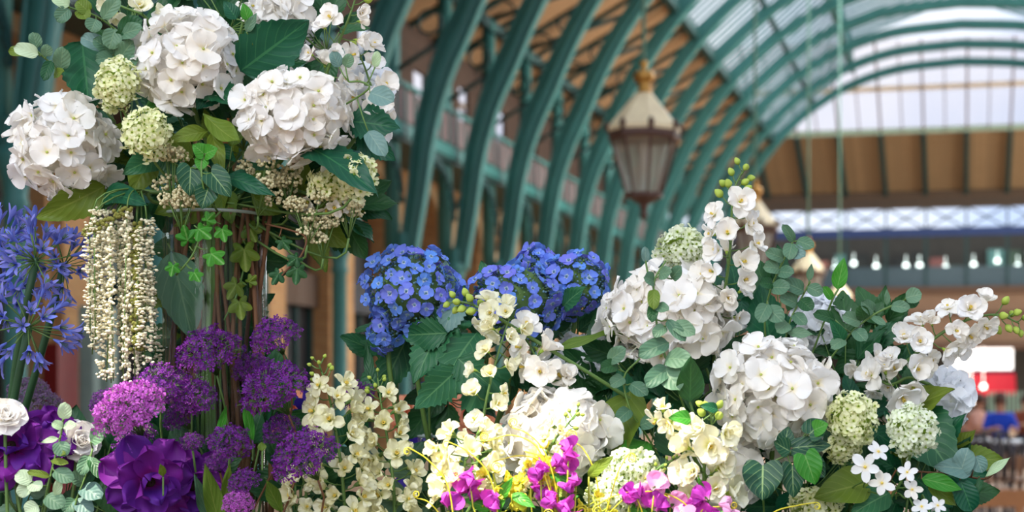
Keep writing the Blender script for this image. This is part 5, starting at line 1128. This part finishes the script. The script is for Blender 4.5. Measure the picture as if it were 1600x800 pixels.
sprig('eucalyptus_sprig', 'eucalyptus sprig climbing above the white blooms right of the upright spike', [(1240, 375, 2.22), (1225, 405, 2.22), (1205, 450, 2.23), (1195, 500, 2.25), (1200, 560, 2.28)], [
    ((1240, 378, 2.22), (1226, 352, 2.2), 16, {}), ((1245, 376, 2.22), (1270, 384, 2.2), 22, {}), ((1238, 380, 2.22), (1232, 402, 2.2), 24, {}), ((1232, 390, 2.22), (1256, 398, 2.2), 24, dict(mat=LEUB)), ((1225, 405, 2.22), (1200, 392, 2.2), 22, dict(mat=LEUC)), ((1218, 420, 2.22), (1196, 415, 2.2), 24, {}), ((1216, 425, 2.22), (1238, 425, 2.2), 22, {}), ((1208, 445, 2.22), (1190, 440, 2.2), 20, dict(mat=LFILL)), ((1205, 450, 2.22), (1232, 448, 2.2), 26, {}), ((1200, 475, 2.22), (1186, 500, 2.2), 26, {}), ((1198, 480, 2.22), (1222, 500, 2.2), 28, {})], base_thing_loc=bC(23), **E)
sprig('eucalyptus_sprig', 'eucalyptus sprig in front of the shaded white hydrangea', [(1266, 440, 2.24), (1250, 470, 2.23), (1235, 500, 2.23), (1225, 540, 2.24)], [
    ((1264, 440, 2.23), (1268, 412, 2.22), 12, dict(kind='lance')), ((1262, 448, 2.23), (1285, 458, 2.22), 22, {}), ((1256, 455, 2.23), (1228, 440, 2.21), 26, {}), ((1250, 468, 2.23), (1268, 482, 2.21), 24, dict(mat=LFILL)), ((1246, 475, 2.23), (1222, 462, 2.21), 24, {}), ((1240, 490, 2.23), (1258, 505, 2.21), 20, {}), ((1232, 505, 2.23), (1215, 515, 2.21), 26, {}), ((1230, 520, 2.23), (1270, 520, 2.21), 18, dict(kind='lance'))], base_thing_loc=bC(24), **E)
sprig('round_leaf_sprig', 'single tall leaf standing above the shaded white hydrangea', [(1312, 448, 2.26), (1300, 470, 2.26), (1285, 510, 2.28), (1270, 550, 2.3)], [((1308, 452, 2.26), (1319, 402, 2.25), 26, dict(kind='ovate', bend=-.2)), ((1300, 468, 2.26), (1288, 448, 2.25), 14, {})], base_thing_loc=bC(25), mat=LBRT, kind='round')
sprig('eucalyptus_sprig', 'eucalyptus sprig with two round leaves at its tip above the pointing spike', [(1432, 462, 2.22), (1400, 475, 2.22), (1365, 492, 2.22), (1330, 520, 2.23), (1290, 570, 2.26)], [
    ((1415, 466, 2.21), (1440, 458, 2.2), 26, dict(mat=LEUC)), ((1412, 470, 2.22), (1436, 472, 2.21), 24, dict(mat=LFILL)), ((1392, 478, 2.22), (1420, 480, 2.2), 20, {}), ((1386, 478, 2.22), (1386, 452, 2.21), 10, dict(kind='lance')), ((1365, 488, 2.22), (1350, 472, 2.2), 22, {}), ((1362, 495, 2.22), (1382, 505, 2.2), 12, {}), ((1350, 500, 2.22), (1345, 480, 2.2), 22, dict(mat=LFILL)), ((1345, 505, 2.22), (1320, 492, 2.2), 24, {}), ((1335, 515, 2.22), (1352, 530, 2.2), 22, {}), ((1318, 535, 2.22), (1300, 500, 2.2), 24, dict(mat=LDARK, kind='ovate')), ((1320, 530, 2.22), (1300, 540, 2.2), 22, {}), ((1305, 500, 2.22), (1275, 488, 2.2), 20, dict(mat=LFILL))], base_thing_loc=bC(26), **E)
sprig('eucalyptus_sprig', 'dark eucalyptus sprig in the gap left of the heart shaped leaf', [(1000, 560, 2.22), (975, 590, 2.22), (985, 640, 2.22), (1010, 680, 2.24)], [
    ((950, 565, 2.22), (975, 545, 2.2), 26, {}), ((965, 570, 2.22), (940, 575, 2.2), 24, dict(mat=LFILL)), ((985, 600, 2.22), (1010, 615, 2.2), 24, {}), ((975, 590, 2.22), (955, 600, 2.2), 22, {}), ((985, 640, 2.22), (965, 655, 2.2), 24, {}), ((1000, 665, 2.22), (1025, 655, 2.2), 24, {})], base_thing_loc=bC(27), **E)
sprig('heart_leaf_sprig', 'sprig of big dark heart shaped leaves with pale veins at the lower right', [(1262, 672, 2.12), (1240, 705, 2.11), (1215, 718, 2.11), (1190, 730, 2.12)], [
    ((1192, 728, 2.1), (1191, 780, 2.08), 64, {}), ((1238, 728, 2.1), (1240, 778, 2.09), 38, {}), ((1258, 712, 2.09), (1275, 757, 2.08), 44, dict(mat=LBRT)), ((1262, 718, 2.1), (1290, 745, 2.09), 36, {}), ((1272, 672, 2.1), (1293, 662, 2.09), 28, dict(mat=LBRT)), ((1265, 678, 2.1), (1290, 655, 2.1), 38, {}), ((1235, 705, 2.1), (1205, 690, 2.09), 34, dict(kind='ovate', bend=.5)), ((1240, 700, 2.11), (1300, 692, 2.1), 32, {}), ((1225, 700, 2.12), (1232, 665, 2.12), 30, dict(kind='ovate'))], base_thing_loc=bC(28), kind='heart', mat=LIVY)
sprig('dark_leaf_sprig', 'single dark oval leaf in front of the eucalyptus at centre right', [(1078, 628, 2.13), (1085, 650, 2.14)], [((1078, 628, 2.12), (1080, 553, 2.1), 46, dict(bend=.3))], base_thing_loc=bC(29), kind='ovate', mat=LFILL)
sprig('curled_leaf_sprig', 'bright green curled leaf over the cream blossoms', [(1080, 665, 2.07), (1070, 700, 2.1)], [((1080, 655, 2.06), (1048, 650, 2.04), 26, dict(mat=LBRT)), ((1122, 640, 2.06), (1095, 632, 2.05), 18, dict(mat=LDARK))], base_thing_loc=bC(30), kind='ovate')
sprig('trailing_branch', 'thin trailing branch with grey leaves at the far lower right', [(1563, 728, 2.18), (1540, 748, 2.18), (1500, 742, 2.18), (1450, 738, 2.18), (1400, 735, 2.2)], [
    ((1540, 745, 2.17), (1578, 712, 2.16), 15, dict(kind='lance', mat=LPALE)), ((1530, 745, 2.17), (1530, 772, 2.16), 10, dict(kind='lance', mat=LFILL)), ((1500, 742, 2.17), (1512, 700, 2.16), 34, dict(mat=LEUB)), ((1525, 712, 2.17), (1535, 738, 2.16), 26, dict(mat=LEUB)), ((1520, 735, 2.17), (1462, 725, 2.16), 38, dict(kind='ovate', mat=LEUB)), ((1440, 748, 2.16), (1508, 762, 2.15), 30, dict(kind='ovate', mat=LBRT)), ((1500, 750, 2.17), (1520, 800, 2.16), 38, dict(mat=LDARK)), ((1450, 755, 2.17), (1500, 790, 2.17), 30, dict(kind='ovate', mat=LYEL))], base_thing_loc=bC(31), smat=STEMB, kind='round')
sprig('large_leaf', 'large yellow green leaf under the star flowers', [(1350, 800, 2.2), (1340, 760, 2.2)], [((1360, 755, 2.18), (1275, 770, 2.15), 66, {}), ((1350, 715, 2.2), (1300, 700, 2.17), 50, dict(mat=LFILL)), ((1390, 770, 2.18), (1330, 800, 2.15), 50, dict(mat=LHYD))], base_thing_loc=bC(32), kind='ovate', mat=LYEL)
# lower left pale eucalyptus
sprig('pale_leaf_sprig', 'sunlit pale mint leaved sprig in front of the violet anemones', [(100, 640, 2.1), (95, 680, 2.1), (82, 730, 2.1), (70, 780, 2.1), (60, 830, 2.12)], [
    ((100, 655, 2.09), (102, 630, 2.08), 21, {}), ((98, 668, 2.09), (82, 660, 2.08), 16, {}), ((100, 665, 2.09), (116, 664, 2.08), 16, {}), ((92, 685, 2.09), (63, 690, 2.08), 11, dict(kind='lance')), ((92, 690, 2.09), (100, 712, 2.08), 26, dict(mat=LEUC)), ((85, 705, 2.09), (100, 708, 2.08), 12, dict(mat=LYEL)), ((80, 720, 2.09), (104, 722, 2.08), 12, dict(mat=LYEL)), ((50, 752, 2.09), (24, 740, 2.08), 26, {}), ((48, 755, 2.09), (28, 775, 2.08), 22, {}), ((50, 755, 2.09), (60, 765, 2.08), 24, {}), ((78, 745, 2.09), (42, 735, 2.08), 12, dict(mat=LYEL)), ((72, 775, 2.09), (98, 790, 2.08), 30, dict(mat=LEUC)), ((60, 790, 2.09), (38, 800, 2.08), 26, dict(mat=LPALE)), ((85, 735, 2.09), (112, 750, 2.08), 26, dict(mat=LEUC)), ((88, 775, 2.09), (92, 750, 2.08), 14, {})], kind='round', mat=LPALE)
sprig('eucalyptus_sprig', 'teal leaved eucalyptus sprig at the bottom between the violet anemones', [(145, 700, 2.18), (135, 740, 2.17), (120, 780, 2.16), (110, 830, 2.16)], [
    ((140, 712, 2.17), (125, 740, 2.15), 22, {}), ((140, 715, 2.17), (160, 745, 2.15), 20, dict(mat=LFILL)), ((130, 755, 2.17), (112, 740, 2.15), 24, {}), ((128, 760, 2.17), (155, 775, 2.15), 32, dict(mat=LEUB)), ((120, 780, 2.17), (140, 800, 2.15), 28, dict(mat=LEUB)), ((118, 780, 2.17), (100, 800, 2.15), 24, {}), ((142, 690, 2.17), (160, 672, 2.15), 26, dict(mat=LEUC))], kind='round', mat=LEUC)
# grassy leaves among the umbels
for i, (a, b_, w, m, l) in enumerate((((330, 820, 2.2), (300, 735, 2.15), 22, LEUC, 'grey green blade leaf at the bottom left of the umbel stems'), ((345, 830, 2.18), (318, 720, 2.15), 30, LYEL, 'yellow green blade leaf at the bottom under the umbels'), ((350, 790, 2.18), (362, 715, 2.14), 16, LYEL, 'upright yellowish blade leaf in the middle of the umbels'), ((395, 690, 2.2), (380, 620, 2.18), 16, LBRT, 'thin green leaf rising below the broad middle umbel'), ((440, 800, 2.16), (410, 745, 2.12), 24, LYEL, 'yellow green leaf left of the large lower right umbel'), ((340, 690, 2.2), (355, 630, 2.18), 14, LBRT, 'small bright leaf on the umbel stems'), ((580, 600, 2.35), (572, 535, 2.38), 16, LFILL, 'dark blade leaf between the umbel and the blue hydrangeas'), ((255, 745, 2.12), (250, 722, 2.1), 12, LYEL, 'tiny yellow leaf in front of the large violet anemone'), ((410, 705, 2.1), (408, 690, 2.1), 14, LYEL, 'tiny yellow leaf at the centre of the umbel stems'))):
    r = thing('blade_leaf', l, 'foliage', P(a[0], a[1] + 30, a[2])); px_leaf(r, a, b_, w, 'lance', m, seed=i, bend=.3); stem_to(r, P(*a), r.location, .0012, STEM)

# ------------------------------------------------------------------ sweet peas and tendrils
def pea_geo(seed):
    rng = random.Random(seed); g = Geo()
    for k, (s, a) in enumerate(((1.0, 1.25), (.85, 1.0), (.6, .7))):
        for m in (-1, 1):
            V, f, uv = petal(.022 * s, .026 * s, 'wide', 9, 9, .5, a, -.7, .3, rng.uniform(0, 6)); g.add(V, f, uv, rng.random(), RZ(m * (.55 + .2 * k)) @ Matrix.Translation((.001, 0, 0)))
    lathe(g, [(.0008, -.004), (.003, 0), (.001, .006)], 6, 1); return g
PEA = [pea_geo(i).mesh('blossom', [MAG, STEM]) for i in range(4)]; PEAP = [pea_geo(9 + i).mesh('blossom', [PALEP, STEM]) for i in range(2)]
SP = [((735, 757), (752, 780), (700, 795), 'magenta sweet pea stem at the bottom, leftmost'), ((845, 745), (848, 775), (865, 790), 'magenta sweet pea stem in the middle of the bottom edge'), ((888, 712), (886, 742), (893, 800), 'purple sweet pea stem right of the middle one'), ((1105, 782), (1092, 800), (1085, 810), 'bright magenta sweet pea stem at the bottom, rightmost'), ((1000, 770), (1012, 785), (985, 778), 'dark purple sweet pea stem behind the pale pink one'), ((1022, 766), (1048, 790), (1135, 797), 'pale pink sweet pea stem with rounded blossoms')]
for i, s_ in enumerate(SP):
    b = inside(cH, topH, 5 + i, .04); r = thing('sweet_pea', s_[3], 'flower', b); rg = random.Random(i)
    for k in range(5):
        c = P(s_[k % 3][0] + (k // 3) * (14 - 30 * (k % 2)), s_[k % 3][1] + (k // 3) * 14, 2.03 + .02 * (k % 2)); ax = ((CAM - c).normalized() * .5 + Vector((rg.uniform(-.6, .6), 0, rg.uniform(.2, .9)))).normalized()
        inst((PEAP if i == 5 else PEA)[(i + k) % (2 if i == 5 else 4)], 'blossom', r, TI(r) @ frame(c, ax, Vector((rg.uniform(-1, 1), rg.uniform(-1, 1), 0)), rg.uniform(.9, 1.2))); stem_to(r, c, b, .0011, STEMY, name='flower_stalk')
    px_leaf(r, ((s_[1][0] + 14), s_[1][1] + 16, 2.05), (s_[1][0] + 40 * (1 if i % 2 else -1) + 14, s_[1][1] - 2, 2.03), 22, 'ovate', LBRT, seed=i)
def tendril(pts, d, turns, cr, label, side=1):
    p = smooth3([P(x, y, d) for x, y in pts], 6); r = thing('curly_tendril', label, 'tendril', p[-1]); e = p[0]; t = (p[0] - p[1]).normalized(); out = []
    s = (UP - t * t.dot(UP)).normalized() * side; R = cr * d / F; c = e + s * R
    for k in range(int(turns * 14)):
        a = k / 14 * 2 * math.pi; q = R * (1 - k / (turns * 14) * .75); out.append(c + (-s * math.cos(a) + t * math.sin(a)) * q - FW * .0006 * k)
    pts = out[::-1] + p; twig(r, pts, [.0005 + .0006 * i / len(pts) for i in range(len(pts))], TEND, 'curl')
T = [([(700, 690), (730, 705), (760, 735), (775, 780), (778, 830)], 'yellow tendril curling above the left sweet pea'), ([(760, 690), (800, 680), (840, 700), (860, 760), (862, 830)], 'yellow tendril arching over the lower white hydrangea'), ([(775, 720), (815, 712), (850, 725), (872, 770), (870, 830)], 'lower yellow tendril arching over the lower white hydrangea'),
     ([(650, 778), (670, 785), (690, 810), (695, 850)], 'yellow tendril reaching left to the cream snapdragon'), ([(930, 790), (960, 775), (985, 770), (1000, 790), (1010, 830)], 'yellow tendril left of the pale pink sweet pea'), ([(940, 815), (975, 780), (1010, 768), (1050, 775), (1080, 800), (1085, 850)], 'golden tendril running over the dark purple sweet pea'), ([(1275, 785), (1245, 790), (1210, 800), (1180, 830)], 'long tendril with a spiral tip below the heart leaves'), ([(1060, 800), (1045, 778), (1030, 775), (1020, 800), (1020, 850)], 'yellow tendril looping between the pale pink blossoms'), ([(868, 800), (860, 770), (852, 745), (845, 715), (820, 705)], 'thick yellow tendril rising between the magenta blossoms'), ([(1145, 795), (1120, 792), (1095, 800), (1090, 850)], 'short tendril right of the rightmost sweet pea'), ([(980, 712), (965, 740), (950, 790), (930, 850)], 'thin tendril rising below the yellow green leaf'),
     ([(890, 690), (910, 700), (930, 740), (938, 800), (938, 850)], 'fine yellow tendril right of the sunlit cream spike'), ([(640, 700), (670, 720), (700, 760), (712, 840)], 'fine yellow tendril in front of the small glass vase'), ([(800, 668), (825, 678), (850, 705), (868, 760), (875, 850)], 'highest yellow tendril looping in front of the half sunlit hydrangea'), ([(905, 790), (890, 800), (880, 830)], 'short curl at the bottom edge under the purple sweet pea')]
for i, (pts, l) in enumerate(T): tendril(pts, 2.02 + .01 * (i % 4), 1.6 + .3 * (i % 3), 6 + (i % 3) * 2, l, 1 if i % 2 else -1)
for i, (a, b_, w, l) in enumerate((((782, 780), (798, 748), 18, 'green leaf standing beside the left sweet pea'), ((800, 772), (835, 790), 20, 'bright green leaf left of the middle sweet pea'), ((880, 790), (893, 768), 20, 'bright green leaf right of the middle sweet pea'), ((865, 770), (900, 768), 16, 'dark green leaf behind the middle sweet pea'), ((772, 800), (785, 782), 22, 'small green leaf at the bottom edge near the left sweet pea'), ((985, 795), (1012, 800), 16, 'bright leaf under the pale pink sweet pea'), ((920, 745), (955, 712), 22, 'olive leaf on a long stalk above the sweet peas'), ((1097, 775), (1093, 748), 12, 'small pale leaf on top of the rightmost sweet pea'))):
    a = (*a, 2.04); r = thing('sweet_pea_leaf', l, 'foliage', P(a[0], 850, 2.08)); px_leaf(r, a, (*b_, 2.02), w, 'ovate', LBRT if i not in (3, 6) else LYEL, seed=i); stem_to(r, P(*a), r.location, .0012, STEMY)

# ------------------------------------------------------------------ filler branches behind the blooms
def filler(px, py, d, R, seed, base, mat, grp, lab, n=16, kind='ovate'):
    rng = random.Random(seed); c = P(px, py, d); r = thing('filler_branch', lab, 'foliage', base, grp); g = Geo()
    st = Geo(); hub = c - UP * R * .5 * d / F
    for k in range(n):
        a = rng.uniform(0, 6.3); q = math.sqrt(rng.random()) * R * d / F; p = c + RT * math.cos(a) * q + UP * math.sin(a) * q + FW * rng.uniform(-.03, .03)
        dr = (RT * math.cos(a) + UP * (math.sin(a) + .1) + FW * rng.uniform(-.5, .3)).normalized(); L = rng.uniform(.04, .075)
        M, L = aim_leaf(p, p + dr * L, rng.uniform(-.8, .8)); V, f, uv = leaf_geo(L, L * rng.uniform(.5, .72), kind, .25, rng.uniform(-.8, .3), .1 if kind == 'ovate' else 0, k); g.add(V, f, uv, rng.random(), TI(r) @ M)
        sweep(st, [tuple(hub - r.location), tuple((hub + p) / 2 - UP * .004 - r.location), tuple(p - r.location)], .001, 4)
    g.build('foliage', mat, r); st.build('branchlet', STEM, r); stem_to(r, hub, base, .002, STEM)
i = 0
for (x, y, d, R, m) in ((345, 390, 2.40, 44, LFILL), (325, 450, 2.40, 44, LYEL), (350, 500, 2.40, 44, LFILL), (320, 540, 2.4, 44, LFILL), (345, 590, 2.4, 44, LFILL), (310, 640, 2.38, 42, LFILL), (200, 200, 2.38, 70, LHYD), (300, 190, 2.36, 70, LDARK), (380, 200, 2.34, 70, LFILL), (420, 90, 2.38, 70, LFILL), (250, 280, 2.36, 60, LFILL), (350, 280, 2.34, 60, LYEL), (440, 300, 2.36, 60, LFILL), (520, 250, 2.38, 50, LFILL), (200, 60, 2.38, 60, LFILL), (160, 250, 2.38, 50, LYEL), (480, 330, 2.36, 45, LYEL), (360, 20, 2.38, 50, LFILL), (330, 80, 2.4, 60, LFILL), (510, 60, 2.4, 40, LFILL), (390, 330, 2.38, 40, LFILL), (530, 320, 2.36, 36, LFILL)):
    filler(x, y, d, R, i, bA(40 + i), m, 'leafy filler branches of the tall vase bouquet', 'leafy green filler branch tucked behind the blooms of the tall vase bouquet'); i += 1
for (x, y, d, R, m) in ((960, 620, 2.38, 70, LFILL), (1010, 700, 2.34, 70, LDARK), (1080, 600, 2.36, 70, LFILL), (1150, 520, 2.4, 60, LDARK), (1180, 700, 2.3, 70, LFILL), (1260, 740, 2.28, 70, LDARK), (1330, 760, 2.26, 60, LFILL), (1320, 580, 2.38, 70, LFILL), (1400, 640, 2.36, 60, LFILL), (1420, 740, 2.3, 60, LDARK), (1220, 500, 2.42, 60, LFILL), (900, 520, 2.44, 50, LHYD), (1460, 720, 2.34, 50, LYEL), (1340, 660, 2.34, 60, LDARK), (1060, 770, 2.26, 60, LFILL), (940, 740, 2.34, 60, LDARK), (1480, 770, 2.32, 36, LFILL), (1120, 640, 2.36, 60, LFILL), (1240, 790, 2.3, 60, LDARK), (1370, 530, 2.4, 40, LFILL), (1000, 570, 2.36, 50, LFILL), (930, 680, 2.36, 50, LFILL)):
    filler(x, y, d, R, 100 + i, bC(40 + i), m, 'leafy filler branches of the right bouquet', 'leafy green filler branch tucked behind the blooms of the right bouquet'); i += 1
for (x, y, d, R, m) in ((620, 560, 2.46, 50, LHYD), (700, 600, 2.48, 50, LFILL), (670, 520, 2.44, 50, LHYD), (760, 560, 2.44, 50, LHYD), (820, 540, 2.46, 50, LFILL)):
    filler(x, y, d, R, 100 + i, inside(cB, topB, i, .02), m, 'leafy filler branches under the blue hydrangeas', 'broad leaved green branch under the blue hydrangeas', 14); i += 1
for (x, y, d, R, m) in ((300, 760, 2.3, 60, LFILL), (400, 700, 2.34, 60, LFILL), (200, 780, 2.3, 60, LFILL), (460, 780, 2.3, 50, LFILL), (350, 650, 2.38, 50, LEUC), (520, 740, 2.36, 50, LFILL), (600, 760, 2.38, 50, LFILL), (280, 700, 2.34, 50, LFILL), (100, 760, 2.3, 60, LFILL), (30, 780, 2.28, 50, LEUC), (680, 770, 2.36, 50, LEUC), (160, 720, 2.3, 40, LFILL), (780, 760, 2.3, 50, LFILL), (860, 780, 2.3, 50, LFILL), (420, 620, 2.38, 50, LFILL)):
    filler(x, y, d, R, 100 + i, inside(cG if 480 < x < 740 else cE if x < 180 else cH if x > 740 else cD, .1, i, .04), m, 'leafy filler branches among the low flowers', 'leafy green filler branch low among the purple, violet and cream flowers', 14, 'lance' if i % 2 else 'ovate'); i += 1
